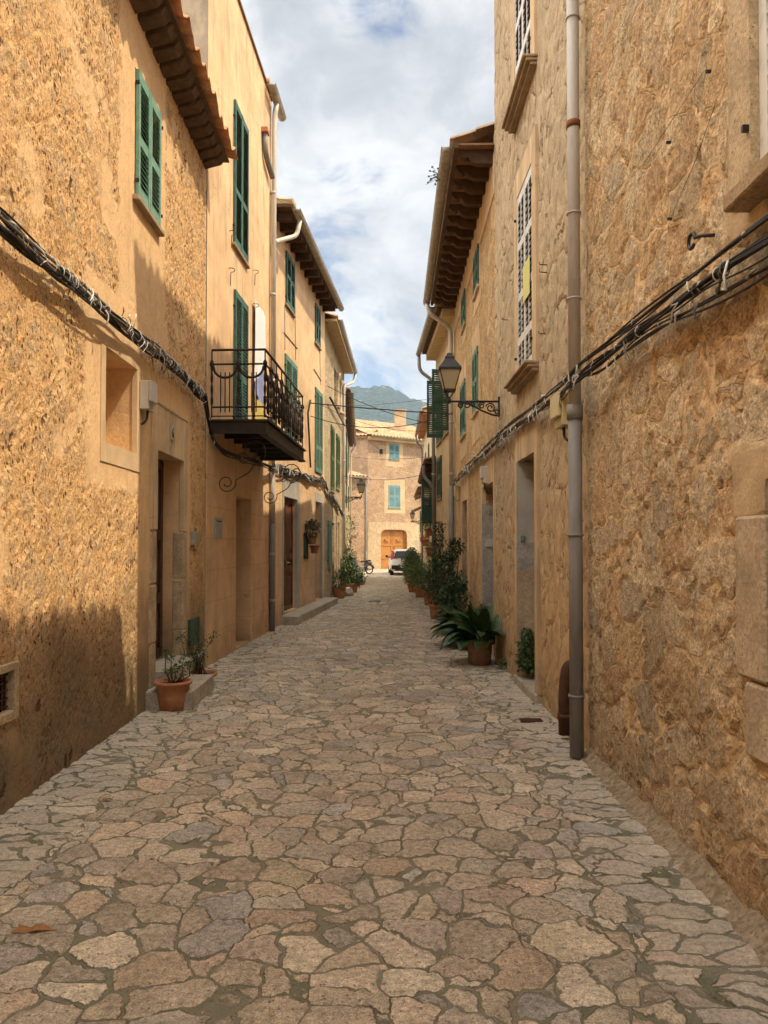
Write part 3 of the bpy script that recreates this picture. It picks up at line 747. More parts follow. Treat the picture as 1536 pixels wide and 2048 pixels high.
# meter door near the corner
s0, s1, z0, z1 = wA.rect(378, 396, 1240, 1292); mb = MB(); mb.wbox(wA, s0, s1, z0, z1, -.02, .02); f = mb.build('meter_door', 'green_paint_dark', hA.root, bevel=.004)
s0, s1, z0, z1 = wA.rect(383, 392, 1063, 1090); mb = MB(); mb.wbox(wA, s0, s1, z0, z1, -.02, .03); mb.build('doorbell', 'sign_grey', hA.root, bevel=.006)
# cracks are in the render; rusty wall tie above the cables
# eave: stepped corbel ends, boards, tiles
mb = MB(); s_ = 7.6
while s_ < wA.L - .05:
    a, b = s_, min(s_ + .17, wA.L); P = wA.p
    mb.hexa([P(a, 6.47, -.02), P(b, 6.47, -.02), P(b, 6.53, .20), P(a, 6.53, .20), P(a, 6.60, -.02), P(b, 6.60, -.02), P(b, 6.60, .25), P(a, 6.60, .25)]); s_ += .235
mb.each('rafter', 'eave_wood', hA.root)
mb = MB(); mb.wbox(wA, 7.4, wA.L, 6.602, 6.62, -.02, .29); mb.build('eave_board', 'eave_wood', hA.root)
roof(hA, 6.6, wA.L + .02, 6.63, .38, 3.4, .34, 'tile_red', period=.235, seed=3, amp=.06)
hA.finish()

# ============ LEFT B: tall peach house with the balcony
hB = House('house', 'tall peach plastered house with black iron balcony and green shutters', wB, 9.93, 'plaster_peach_upper', res=.6, depth=7, sidemat='plaster_grey')
s0, s1, z0, z1 = wB.rect(467, 494, 197, 488); window(hB, s0, s1, z0, z1, 'green_paint', rails=(.38,), sillout=.05)
s0, s1, z0, z1 = wB.rect(467, 493, 577, 835); z0 = 3.24; window(hB, s0, s1, z0, z1, 'green_paint', rails=(.42,), sill=None, glass='dark_room')
s0, s1, z0, z1 = wB.rect(471, 500, 991, 1280); z0 = .03; door(hB, s0, s1, z0, z1, 'wood_dark', depth=.42, panels=3)
# lower, smoother ashlar skin of the ground floor
mb = MB(); mb.wbox(wB, 0.02, s0 - .002, -.3, 3.0, -.03, .012); mb.wbox(wB, s1 + .002, wB.L - .05, -.3, 3.0, -.03, .012); mb.wbox(wB, s0 - .002, s1 + .002, z1 + .002, 3.0, -.03, .0105); mb.build('ashlar_facing', 'plaster_peach', hB.root)
s0_, s1_, z0_, z1_ = wB.rect(427, 440, 1034, 1077); mb = MB(); mb.wbox(wB, s0_, s1_, z0_, z1_, .0, .035); f = mb.build('letter_box', 'sign_grey', hB.root, bevel=.004)
mb = MB(); mb.wbox(wB, s0_ + .03, s1_ - .03, z1_ - .06, z1_ - .045, .03, .038); mb.build('slot', 'sign_ink', f)
# parapet cap, gutter and box at the far end
mb = MB(); mb.wbox(wB, -.01, wB.L - .55, 9.93, 9.965, -.3, .035); mb.build('parapet_cap', 'tile_dark', hB.root)
mb = MB(); mb.wbox(wB, wB.L - .56, wB.L, 9.93, 9.99, -.6, .03); mb.build('eave_board', 'eave_wood', hB.root)
mb = MB(); mb.tube([wB.p(wB.L - .5, 9.98, .06), wB.p(wB.L - .5, 10.1, -.8)], .07, 8); mb.tube([wB.p(wB.L - .2, 9.98, .06), wB.p(wB.L - .2, 10.1, -.8)], .07, 8); mb.each('roof_tile', 'tile_red', hB.root)
gutter(hB, wB.L - .62, wB.L + .45, 9.88, .12, .075, 'gutter_tan')
P = wB.p; sp = wB.L - .12
pipe(hB, bend([P(sp, 9.82, .12), P(sp, 9.55, .08), P(sp, 3.0, .065)], .1), .048, 'pipe_pale', bands=[(P(sp, z, .065), P(sp, z + .05, .065)) for z in (8.1, 6.2, 4.6, 3.3)])
o = pipe(hB, [P(sp, 3.02, .065), P(sp, 1.95, .065)], .053, 'pipe_light')
o = pipe(hB, [P(sp, 1.98, .065), P(sp, .0, .065)], .058, 'pipe_iron', bands=[(P(sp, z, .065), P(sp, z + .05, .065)) for z in (1.4, .55)])
# brown overflow pipe with terracotta outlet
a = wB.px(524, 268); b = wB.px(536, 352)
pipe(hB, bend([P(a[0], a[1], .05), P(a[0] + .02, a[1] - .35, .06), P(b[0] + .05, b[1], .07)], .15), .05, 'pipe_iron', name='overflow_pipe')
mb = MB(); mb.wbox(wB, a[0] - .09, a[0] + .09, a[1], a[1] + .09, -.01, .12); mb.build('outlet_tile', 'terracotta', hB.root, bevel=.01)
# little scroll hooks on the wall
def hook(h, px, py, sz=.12):
    s_, z_ = h.w.px(px, py); w = h.w; mb = MB()
    mb.tube([w.p(s_, z_ - sz * 1.6, .03), w.p(s_, z_, .035)] + [w.p(s_, z_, .035) + v for v in [w.n * sz * .5 * math.sin(k * .6) + V((0, 0, sz * .28 * (1 - math.cos(k * .6)))) for k in range(1, 9)]], .006, 5)
    mb.build('scroll_hook', 'pipe_rust', h.root)
for q in ((459, 470), (457, 545), (506, 548), (506, 615)): hook(hB, *q)
hB.finish()
# balcony
BW = wB; b0 = BW.px(418, 850)[0] + .02; b1 = b0 + 3.12; BO = .74; bz = 3.06
bal = thing('balcony', 'black wrought iron balcony with scrolls fixed to the peach house', 'balcony', tuple(BW.p((b0 + b1) / 2, 3.05)))
mb = MB(); P = BW.p
mb.wbox(BW, b0, b1, bz + .13, bz + .15, .005, BO - .02); f = mb.build('floor', 'eave_wood', bal)
mb = MB(); mb.wbox(BW, b0 - .02, b0, bz, bz + .16, .0, BO); mb.wbox(BW, b1, b1 + .02, bz, bz + .16, .0, BO); mb.wbox(BW, b0 - .02, b1 + .02, bz, bz + .16, BO, BO + .02)
mb.wbox(BW, b0 - .05, b1 + .05, bz + .16, bz + .185, -.0, BO + .06)
mb.wbox(BW, b0 - .05, b1 + .05, bz - .025, bz, BO - .06, BO + .05)
for k in range(6): a = b0 + .25 + (b1 - b0 - .5) * k / 5; mb.wbox(BW, a - .02, a + .02, bz + .05, bz + .13, .0, BO)
mb.build('edge_beam', 'balcony_iron', bal)
zt = bz + .185; HR = .93
def rail_run(mb, A, D, n_mod, L):
    """A base corner, D unit direction; modules of arcs with bars between twisted posts"""
    up = V((0, 0, 1)); zz = [0.03, .17, HR - .16, HR]
    for z_, r_ in ((.05, .008), (.17, .012), (HR - .19, .013), (HR, .016)):
        mb.tube([A + up * z_, A + D * L + up * z_], r_, 6)
    ml = L / n_mod
    for k in range(n_mod + 1):
        q = A + D * ml * k; pts = []; rs = []
        for i in range(29):
            t = i / 28; pts.append(q + up * (.03 + (HR - .03) * t)); rs.append(.009 + (.010 * abs(math.sin(t * math.pi * 6)) if .18 < t < .80 else 0) + (.016 if i in (22, 23) else 0))
        mb.tube(pts, rs, 6)
    for k in range(n_mod):
        c = A + D * (ml * (k + .5)); pts = []
        for i in range(15):
            a = math.pi * i / 14; pts.append(c + D * (-math.cos(a) * ml * .44) + up * (HR - .22 - math.sin(a) * ml * .42))
        mb.tube(pts, .017, 6)
        for dd in (-.12, 0, .12): mb.tube([c + D * dd * ml * 1.4 + up * .10, c + D * dd * ml * 1.4 + up * (HR - .30 - (.0 if dd else -.0))], .008, 5)
mb = MB(); rail_run(mb, P(b0, zt, .03), BW.n, 2, BO - .03); mb.build('railing', 'balcony_iron', bal)
mb = MB(); rail_run(mb, P(b0, zt, BO), BW.d, 8, b1 - b0); mb.build('railing', 'balcony_iron', bal)
mb = MB(); rail_run(mb, P(b1, zt, .03), BW.n, 2, BO - .03); mb.build('railing', 'balcony_iron', bal)
for (q, nm) in ((b0 + .12, 0), (b1 - .15, 1)):
    mb = MB(); u, v = BW.n, V((0, 0, 1))
    B = P(q, bz - .02, 0)
    # one long S scroll: big curl out under the slab, small curl at the wall
    top = spiral(B + u * .56 + v * -.20, u, v, .05, .19, math.pi * .2, -1.35, 30)
    e = top[-1]; low = spiral(B + u * .20 + v * -.62, u, v, .13, .035, math.pi * .10, -1.5, 30)
    mid = [e * (1 - t) + low[0] * t + u * (.05 * math.sin(math.pi * t)) for t in (.2, .4, .6, .8)]
    mb.tube(top + mid + low, .0075, 6); mb.tube(spiral(B + u * .42 + v * -.30, u, v, .02, .09, 0, 1.4, 20), .006, 5)
    mb.build('scroll_bracket', 'balcony_iron', bal)
# painted cloth banner by the balcony door
s0, z1 = wB.px(504, 598); s1 = wB.sx(526)
bn = thing('banner', 'long narrow white, blue and yellow cloth hanging behind the balcony railing', 'banner', tuple(wB.p((s0 + s1) / 2, 3.3)))
def cloth(a, b, c, d, name, mat):   # a..b lower edge zs at left/right, c,d upper
    vs = []; fs = []; nx, nz = 10, 16
    for lay in (.045, .040):
        for j in range(nz + 1):
            for i in range(nx + 1):
                t = i / nx; u = j / nz; zl = a + (b - a) * t; zh = c + (d - c) * t
                vs.append(wB.p(s0 + (s1 - s0) * t, zl + (zh - zl) * u, lay + .018 * math.sin(t * 9 + u * 2) * (1 - u * .3)))
    k = (nx + 1) * (nz + 1)
    for j in range(nz):
        for i in range(nx): q = j * (nx + 1) + i; fs += [(q, q + 1, q + nx + 2, q + nx + 1), (q + k, q + k + nx + 1, q + k + nx + 2, q + k + 1)]
    mb = MB(); mb.smooth = True; mb.add(vs, fs); mb.build(name, mat, bn)
cloth(4.30, 4.78, z1, z1 - .02, 'white_panel', 'banner_white'); cloth(4.12, 3.98, 4.297, 4.777, 'blue_panel', 'banner_blue'); cloth(3.25, 3.25, 4.117, 3.977, 'yellow_panel', 'banner_yellow')

# ============ LEFT C: orange-peach row house with the brown double door
hC = House('house', 'long peach row house with brown double door and wall pots', wC, 7.95, 'plaster_orange', res=.6, depth=7)
def pw(h, x0, x1, y0, y1, **k):
    s0, s1, z0, z1 = h.w.rect(x0, x1, y0, y1); return window(h, s0, s1, z0, z1, **k)
pw(hC, 571, 587, 500, 607, rails=(.55,), paint='green_paint')
pw(hC, 629.5, 639, 605, 683, rails=(.5,), paint='green_paint')
pw(hC, 569, 592, 706, 905, rails=(.42,), paint='green_paint_pale', sill=None)
pw(hC, 629.5, 643, 773, 943, rails=(.30,), paint='green_paint_pale', sill=None)
s0, s1, z0, z1 = wC.rect(567.5, 594, 992, 1220); dd = door(hC, s0, s1, .22, z1, 'wood_brown', depth=.10, leaves=2, panels=2)
mb = MB(); frame_pieces(mb, wC, s0, s1, .20, z1, .13, .26, .62, 0, .012); mb.build('door_surround', 'surround_grey', hC.root)
s0, s1, z0, z1 = wC.rect(630.5, 643, 1002, 1200); door(hC, s0, s1, .2, z1, 'wood_dark', depth=.55, panels=3)
mb = MB(); frame_pieces(mb, wC, s0, s1, .20, z1, .06, .10, .22, 0, .012); mb.build('door_surround', 'surround_grey', hC.root)
pw(hC, 607, 613.5, 1065, 1119, rails=(), leaves=1, paint='green_paint_dark', sill=None, depth=.1, mull=False)
for (x, y0, y1) in ((584, 640, 0), ): pass
# thin wires and a cornice line on the plaster
mb = MB()
for (x0, y0, x1, y1) in ((567, 665, 594, 697), (627, 738, 642, 762)):
    a = wC.px(x0, y0); b = wC.px(x1, y1); mb.tube([wC.p(a[0], a[1], .01), wC.p(b[0], b[1], .01)], .010, 5)
for (x, y0, y1) in ((589, 500, 720), (639, 690, 770), (568, 610, 700)):
    a = wC.px(x, y0); b = wC.px(x + 1, y1); mb.tube([wC.p(a[0], a[1], .01), wC.p(a[0] + .03, (a[1] + b[1]) / 2, .012), wC.p(b[0], b[1], .01)], .006, 5)
mb.each('wall_wire', 'cable_grey', hC.root)
mb = MB()
s_ = .2
while s_ < wC.L: mb.wbox(wC, s_, s_ + .09, 7.78, 7.93, -.02, .33); s_ += .5
mb.each('rafter', 'rafter_wood', hC.root)
mb = MB(); mb.wbox(wC, 0, wC.L, 7.935, 7.96, -.02, .36); mb.build('eave_board', 'eave_wood', hC.root)
roof(hC, 0, wC.L, 7.98, .42, 3.4, .34, 'tile_old', seed=5)
gutter(hC, .1, wC.L - .02, 7.93, .45, .075, 'gutter_tan')
P = wC.p
pipe(hC, bend([P(.45, 7.86, .45), P(.42, 7.55, .40), P(.0, 7.28, .10), wB.p(wB.L - .08, 7.22, .10)], .12), .045, 'pipe_pale')
mb = MB(); mb.wbox(wC, 0, .28, 7.98, 8.10, -.4, .42); mb.build('verge_stone', 'stone_block', hC.root, bevel=.02)
hC.finish()
# ============ LEFT D
hD = House('house', 'narrow sandy stone house with arched loggia under its eave', wD, 7.62, 'wall_sand_rubble', res=.6, depth=7)
pw(hD, 661, 667, 848, 980, rails=(.5,), paint='olive_paint'); pw(hD, 672, 678, 866, 975, rails=(.5,), paint='olive_paint')
s0 = wD.sx(667); s1 = wD.sx(685)
for i in range(3):
    a = s0 + (s1 - s0) * i / 3 + .12; b = s0 + (s1 - s0) * (i + 1) / 3 - .12; hD.holes.append((a, b, 5.9, 7.0, .35))
    mb = MB(); mb.wbox(wD, a - .02, b + .02, 5.88, 7.02, -.4, -.34); f = mb.build('loggia_opening', 'dark_room', hD.root)
    mb = MB(); mb.lathe(wD.p(b + .12, 5.9, .02), [(.10, 0), (.10, .06), (.06, .1), (.055, .9), (.10, 1.0), (.11, 1.1)], 10); mb.build('column', 'stone_block', f)
s0, s1, z0, z1 = wD.rect(655, 661, 1040, 1190); window(hD, s0, s1, 1.0, z1, paint='green_paint_pale', leaves=1, rails=(.5,), mull=False)
s0, s1, z0, z1 = wD.rect(664, 669, 1045, 1190); door(hD, s0, s1, .05, z1, 'wood_dark', depth=.3)
mb = MB(); frame_pieces(mb, wD, wD.sx(672), wD.sx(676), .05, 2.3, .12, .12, .2, 0, .05, -.02); mb.build('door_surround', 'stone_block', hD.root)
mb = MB(); a = wD.px(653, 795); b = wD.px(683, 858); mb.tube([wD.p(a[0], a[1], .10), wD.p(b[0], a[1] - .02, .10)], .03, 6); mb.build('awning_bar', 'iron_black', hD.root)
mb = MB(); mb.wbox(wD, 0, wD.L, 7.62, 7.68, -.02, .32); mb.build('eave_board', 'eave_plaster', hD.root)
roof(hD, 0, wD.L, 7.70, .36, 3.4, .34, 'tile_old', seed=6); gutter(hD, .0, wD.L - .02, 7.66, .40, .07, 'gutter_grey')
P = wD.p; q = wD.sx(687.5, .07)
pipe(hD, bend([P(wD.L - .1, 7.6, .40), P(wD.L - .1, 7.3, .34), P(q, 7.0, .07), P(q, 0, .07)], .14), .05, 'pipe_pale', bands=[(P(q, z, .07), P(q, z + .05, .07)) for z in (6, 4.4, 2.6, 1)])
hD.finish()
# ============ LEFT E
hE = House('house', 'long cream house at the far left end of the lane', wE, 7.0, 'plaster_cream', res=.8, depth=7)
pw(hE, 691, 693.5, 890, 960, rails=(.5,), paint='olive_paint')
for (a, b, c, d) in ((4.2, 5.1, .05, 2.2), (8.4, 9.3, .05, 2.2)): door(hE, a, b, c, d, 'wood_dark', depth=.2)
for (a, c) in ((2.0, 3.3), (6.2, 3.3), (10.6, 3.3), (6.2, 5.3), (10.6, 5.3)): window(hE, a, a + .8, c, c + 1.2, paint='olive_paint')
mb = MB(); mb.wbox(wE, 0, wE.L, 6.9, 7.02, -.02, .22); mb.build('eave_board', 'rafter_wood', hE.root)
roof(hE, 0, wE.L, 7.04, .30, 3.4, .34, 'tile_dark', seed=7); q = wE.L - .15
gutter(hE, .0, wE.L, 6.98, .34, .06, 'gutter_tan'); P = wE.p
pipe(hE, bend([P(q, 6.9, .34), P(q, 6.6, .1), P(q, -.1, .08)], .1), .045, 'pipe_pale')
hE.finish()

# ============ RIGHT 1: rubble house in the foreground
h1 = House('house', 'tawny rubble stone house on the right with white shutter at the top', w1, 6.72, 'wall_rubble', res=.045, depth=7, finefrom=7.9)
a = w1.sx(1514); window(h1, a - 1.15, a, 3.06, 5.25, paint='white_paint', rails=(.5,), sill='sill_stone', depth=.10, sillout=.10, silldrop=.07, so=-.06, pitch=.062, st=.06)
mb = MB(); frame_pieces(mb, w1, a - 1.15, a, 3.06, 5.25, .20, .19, .22, 0, .010); mb.build('window_surround', 'stone_worn', h1.root)
da = w1.sx(1529); door(h1, da - 1.0, da, .74, 1.86, 'wood_dark', depth=.28)
mb = MB()
for (c, d, e) in ((1.04, 1.72, .27), (.72, 1.03, .20)): mb.wbox(w1, da - .002, da + e - .03, c, d, -.1, .004 + e * .02)
mb.wbox(w1, da - 1.25, da - .998, .72, 1.72, -.1, .012)
mb.each('door_jamb', 'stone_block', h1.root, .014)
mb = MB(); s_, z_ = w1.px(1413, 482); c = w1.p(s_, z_, .07); u, v = w1.n, V((0, 0, 1))
mb.tube([w1.p(s_ - .09, z_ - .01, .0), w1.p(s_ - .06, z_, .05)] + [c + w1.d * .035 * math.cos(k * .5) * -1 + v * .035 * math.sin(k * .5) for k in range(12)], .009, 6); mb.build('wall_ring', 'iron_black', h1.root)
mb = MB(); rng = random.Random(4)
for (x, y) in ((1420, 143), (1342, 438), (1340, 285)):
    s_, z_ = w1.px(x, y); mb.obox(w1.p(s_, z_, .008), w1.d * .006, v * .006, u * .012)
a = w1.px(1418, 140); b = w1.px(1290, 330); c = w1.px(1180, 430); mb.tube([w1.p(a[0], a[1], .02), w1.p(b[0], b[1], .012), w1.p(c[0], c[1], .012)], .0013, 4)
a = w1.px(1440, 200); b = w1.px(1345, 438); mb.tube([w1.p(a[0], a[1], .015), w1.p((a[0] + b[0]) / 2 - .05, (a[1] + b[1]) / 2, .012), w1.p(b[0], b[1], .012)], .0013, 4)
mb.each('wall_pin', 'iron_black', h1.root)
mb = MB(); s_ = 7.6
while s_ < w1.L - .3: mb.wbox(w1, s_, s_ + .1, 6.55, 6.71, -.02, .34); s_ += .42
mb.each('rafter', 'rafter_wood', h1.root)
mb = MB(); mb.wbox(w1, 0, w1.L - .28, 6.72, 6.74, -.02, .40); mb.build('eave_board', 'eave_wood', h1.root)
roof(h1, 0, w1.L - .28, 6.75, .44, 3.4, .34, 'tile_red', seed=8)
P = w1.p; q = w1.px(1153, 1400, .09)[0]
pipe(h1, [P(q, 6.7, .09), P(q, 2.62, .09)], .047, 'pipe_light', bands=[(P(q, z, .09), P(q, z + .012, .09)) for z in (5.6, 4.1, 3.45)], bm_='pipe_light')
mb = MB(); mb.tube([P(q, 4.76, .09), P(q, 4.81, .09)], .054, 12); mb.build('pipe_clamp', 'rust_ring', h1.root)
pipe(h1, [P(q, 2.64, .09), P(q, .02, .09)], .053, 'pipe_iron', bands=[(P(q, 2.54, .09), P(q, 2.65, .09)), (P(q, 1.66, .09), P(q, 1.68, .09)), (P(q, .46, .09), P(q, .48, .09))], bm_='pipe_iron')
h1.finish()
# mortar fillet at its foot
mb = MB(); k = 40
vs = []; fs = []; rng = random.Random(12)
for i in range(k + 1):
    s_ = 7.2 + (w1.L - 7.2) * i / k; e = rng.uniform(-.012, .012) + .02 * mn.noise(V((s_ * 2, 0, 0)))
    vs += [w1.p(s_, -.02, -.05), w1.p(s_, -.02, .085 + e), w1.p(s_, .010, .07 + e), w1.p(s_, .022 + e * .5, .035), w1.p(s_, .08 + e, -.03)]
for i in range(k):
    for j in range(4): a = i * 5 + j; fs.append((a, a + 1, a + 6, a + 5))
mb.smooth = True; mb.add(vs, fs); struct(mb.build('kerb_strip', 'mortar'))

# ============ RIGHT 2: tall beige house with white shutters
h2 = House('house', 'tall beige roughcast house with white framed shutters and corniced sills', w2, 9.95, 'wall_scored', res=.05, depth=7)
def cornice_sill(h, s0, s1, z, f):
    w = h.w; mb = MB()
    for (a, b, o) in ((z - .03, z, .13), (z - .065, z - .032, .095), (z - .10, z - .067, .05)):
        e = .09 + o * .3; mb.wbox(w, s0 - e, s1 + e, a, b, -.03, o)
    mb.build('sill', 'sill_stone', f, bevel=.006)
s0, s1, z0, z1 = w2.rect(1064, 1034, 323, 728)
f = window(h2, s0, s1, z0, z1, 'white_paint', rails=(.20, .44, .72), sill=None, depth=.12, so=-.03, surround=(.20, .17, .28, .06), sm='surround_plaster', st=.032, pitch=.072, airy=True); cornice_sill(h2, s0 - .08, s1 + .08, z0 - .02, f)
mb = MB(); c0 = w2.px(1049, 575); c1 = w2.px(1062, 545); mb.wbox(w2, c1[0] - .0, c1[0] + .36, c0[1] - .18, c0[1] + .22, .012, .018); mb.build('notice', 'paper_yellow', f)
f = window(h2, s0 + .02, s1 + .1, 6.63, 8.75, 'white_paint', rails=(.22, .46, .72), sill=None, depth=.12, so=-.03, surround=(.20, .17, .28, .06), sm='surround_plaster', st=.032, pitch=.072, airy=True); cornice_sill(h2, s0 - .06, s1 + .18, 6.60, f)
s0, s1, z0, z1 = w2.rect(1073, 1033, 900, 1360); s0 = w2.sx(1070.5); s1 = w2.sx(1036); z1 = w2.px(1070, 903)[1]
door(h2, s0, s1, .10, z1, 'wood_dark', depth=.30, panels=3)
mb = MB(); frame_pieces(mb, w2, s0, s1, .1, z1, .14, .16, .36, 0, .010); mb.build('door_surround', 'surround_plaster', h2.root)
# jamb lining: far reveal in three stones, worn step
mb = MB(); mb.wbox(w2, s1 - .012, s1 + .02, .10, 1.30, -.29, .016); jl = mb.build('jamb_lining', 'stone_block', h2.root)
mb = MB(); mb.wbox(w2, s1 - .014, s1 + .022, 1.302, 1.62, -.29, .018); mb.build('jamb_stone', 'stone_grey', jl)
mb = MB(); mb.wbox(w2, s0 - .13, s1 + .13, -.05, .098, -.32, .035); mb.build('doorstep', 'stone_step', h2.root, bevel=.012)
mb = MB(); mb.wbox(w2, s1 - .010, s1 + .018, 1.622, z1 - .002, -.29, .010); mb.build('upper_lining', 'surround_grey', jl)
mb = MB(); a = w2.p(s1 - .02, 1.67, -.05); mb.obox(a, w2.d * .015, w2.n * .022, V((0, 0, .032))); mb.build('bell_push', 'green_paint_pale', h2.root, bevel=.004)
mb = MB(); mb.wbox(w2, s0 - .085, s0 - .055, 1.66, 1.95, .008, .016); mb.build('door_tag', 'surround_pale', h2.root)
# short arched brown pipe at the foot
q = w2.px(1132, 1400, .06)[0]; P = w2.p
pipe(h2, bend([P(q, .60, -.02), P(q, .62, .05), P(q, .42, .075), P(q, .05, .075)], .12, 6), .048, 'pipe_rust', name='drain_pipe', bands=[(P(q, .18, .075), P(q, .22, .075))], bm_='pipe_rust')
mb = MB(); mb.wbox(w2, 0, w2.L, 9.96, 9.99, -.02, .42); mb.build('eave_board', 'eave_wood', h2.root)
roof(h2, 0, w2.L, 10.0, .48, 3.4, .34, 'tile_red', seed=9)
mb = MB(); rng = random.Random(6)
for (x, y) in ((1090, 530), (1090, 545), (1088, 668), (1012, 640), (1014, 640)):
    s_, z_ = w2.px(x, y); mb.tube([w2.p(s_, z_, -.02), w2.p(s_, z_ + .005, .05), w2.p(s_ + .005, z_ + .03, .052)], .005, 5)
mb.each('wall_pin', 'iron_black', h2.root)
h2.finish()

# ============ RIGHT 3: golden rubble house with carved rafters
h3 = House('house', 'golden rubble house with carved rafters under a ringed gutter', w3, 7.22, 'wall_golden_rubble', res=.5, depth=7)
pw(h3, 959, 950, 485, 570, rails=(.5,), sill='surround_plaster', surround=(.12, .12, .12, .30)); pw(h3, 932, 925.5, 575, 645, rails=(.5,), sill='surround_plaster', surround=(.12, .12, .12, .30))
pw(h3, 957.5, 948, 690, 818, rails=(.5,), paint='green_paint_pale', sill='surround_plaster', surround=(.15, .22, .40, .50)); pw(h3, 932, 923, 755, 865, rails=(.5,), paint='green_paint_pale', sill='surround_plaster', surround=(.15, .25, .40, .45))
s0 = w3.sx(988); s1 = w3.sx(966); z1 = w3.px(988, 962)[1]; door(h3, max(s0, .12), s1, .05, z1, 'wood_dark', depth=.35)
mb = MB(); frame_pieces(mb, w3, max(s0, .12), s1, .05, z1, .1, .22, .35, 0, .012); mb.build('door_surround', 'surround_plaster', h3.root)
mb = MB(); mb.wbox(w3, s1 - .012, s1 + .02, .05, z1 - .25, -.34, .016); jl = mb.build('jamb_lining', 'stone_grey', h3.root)
mb = MB(); mb.obox(w3.p(s1 - .03, 1.62, -.10), w3.d * .02, w3.n * .06, V((0, 0, .055))); mb.build('bell_push', 'box_white', jl, bevel=.004)
s0, s1, z0, z1 = w3.rect(935, 925, 998, 1200); door(h3, s0, s1, .05, z1, 'wood_dark', depth=.2)
mb = MB(); frame_pieces(mb, w3, s0, s1, .05, z1, .28, .22, .50, 0, .012); mb.build('door_surround', 'surround_plaster', h3.root)
# plaster frieze, rafters, terracotta panels
mb = MB(); mb.wbox(w3, 0, w3.L, 6.52, 7.10, -.03, .012); mb.build('frieze', 'surround_plaster', h3.root)
mb = MB(); mb.wbox(w3, 0, w3.L, 7.20, 7.225, -.02, .56); mb.build('eave_panel', 'terracotta_dull', h3.root)
mb = MB(); mb.wbox(w3, 0, w3.L, 7.16, 7.25, .50, .565); mb.build('fascia', 'eave_wood', h3.root)
s_ = .18
P = w3.p
while s_ < w3.L - .1:
    mb = MB(); prof = [(-.03, 7.0), (.22, 7.0), (.30, 7.03), (.36, 7.10), (.40, 7.075), (.46, 7.10), (.50, 7.16), (.50, 7.198), (-.03, 7.198)]
    a = [P(s_ - .055, z, o) for o, z in prof]; b = [P(s_ + .055, z, o) for o, z in prof]; k = len(prof)
    mb.add(a + b, [tuple(range(k)), tuple(range(2 * k - 1, k - 1, -1))] + [(i, (i + 1) % k, (i + 1) % k + k, i + k) for i in range(k)])
    mb.each('rafter', 'rafter_wood', h3.root); s_ += .42
roof(h3, -.0, w3.L, 7.25, .62, 3.4, .38, 'tile_old', seed=10)
gable(h3, 0.0, 7.22, .5, 3.3, .38, 'surround_plaster', 7.0)
gutter(h3, .05, w3.L - .05, 7.20, .66, .078, 'gutter_tan', rings=.36)
q = w3.L - .02
pipe(h3, bend([P(w3.L - .25, 7.12, .66), P(w3.L - .25, 6.9, .60), P(q, 6.62, .10), P(q, 2.9, .09)], .14), .052, 'pipe_pale', bands=[(P(q, z, .09), P(q, z + .04, .09)) for z in (6, 4.4, 3.2)])
pipe(h3, [P(q, 2.95, .09), P(q, 0, .09)], .06, 'pipe_iron')
hg = thing('weed', 'small weed sprouting from the ringed gutter', 'weed', tuple(P(.9, 7.2, .74)))
mb = MB(); rng = random.Random(3)
for k in range(14):
    a = P(.9, 7.2, .73); e = a + V((rng.uniform(-.16, .02), rng.uniform(-.1, .1), rng.uniform(-.12, .14))); mb.tube([a, (a + e) / 2 + V((0, 0, .02)), e], .004, 4)
    mb.obox(e, (.014, 0, 0), (0, .012, 0), (0, 0, .008))
mb.tube([P(.9, 7.2, .73), P(.85, 7.1, .85), P(.85, 7.06, .93)], .003, 4); mb.build('stem', 'leaf_dark', hg)
h3.finish()

# ============ RIGHT 4: cream house with boxed cornice
h4 = House('house', 'cream plastered house with boxed plaster cornice and dark open shutter', w4, 7.1, 'plaster_sand', res=.6, depth=7)
P = w4.p; mb = MB(); mb.wbox(w4, 0, w4.L, 6.92, 7.1, -.02, .28); mb.build('cornice', 'eave_plaster', h4.root)
mb = MB(); mb.wbox(w4, 0, w4.L, 7.1, 7.13, -.02, .40); mb.build('eave_board', 'eave_wood', h4.root)
roof(h4, 0, w4.L, 7.14, .46, 3.4, .34, 'tile_old', seed=11); gutter(h4, -.1, w4.L, 7.10, .50, .075, 'gutter_tan')
q = w4.L - .1
pipe(h4, bend([P(w4.L - .1, 7.02, .5), P(w4.L - .1, 6.6, .48), P(q, 6.3, .08), P(q, 0, .08)], .14), .05, 'pipe_iron', bands=[(P(q, z, .08), P(q, z + .04, .08)) for z in (5.2, 3.6, 2)])
def open_leaf(h, s_, z0, z1, wd, paint, parent, ang=80):
    """a shutter leaf swung open, hinged at s_"""
    A = h.w.p(s_, 0, .02); d2 = (h.w.d * math.cos(R(ang)) + h.w.n * math.sin(R(ang))); B = A + d2 * 3
    ww = Wall((A.x, A.y), (B.x, B.y), h.w.left)
    return leaf_shutter(ww, 0, wd, z0, z1, 0, paint, parent, (.5,), .055, name='open_shutter')
s0, s1, z0, z1 = w4.rect(898, 887, 690, 800)
f = window(h4, s0, s1, 4.4, 5.9, paint='green_paint_dark', shut=False); open_leaf(h4, s1, 4.4, 5.9, .42, 'green_paint_dark', f, 88); open_leaf(h4, s0, 4.4, 5.9, .42, 'green_paint_dark', f, 100)
f = window(h4, s0 + 1.6, s1 + 1.5, 4.4, 5.9, paint='green_paint_dark'); f = window(h4, s0 + 1.6, s1 + 1.45, 2.85, 4.0, paint='green_paint_dark')
door(h4, .5, 1.35, .05, 2.2, 'wood_brown', depth=.2); door(h4, 2.3, 3.2, .05, 2.2, 'wood_dark', depth=.2)
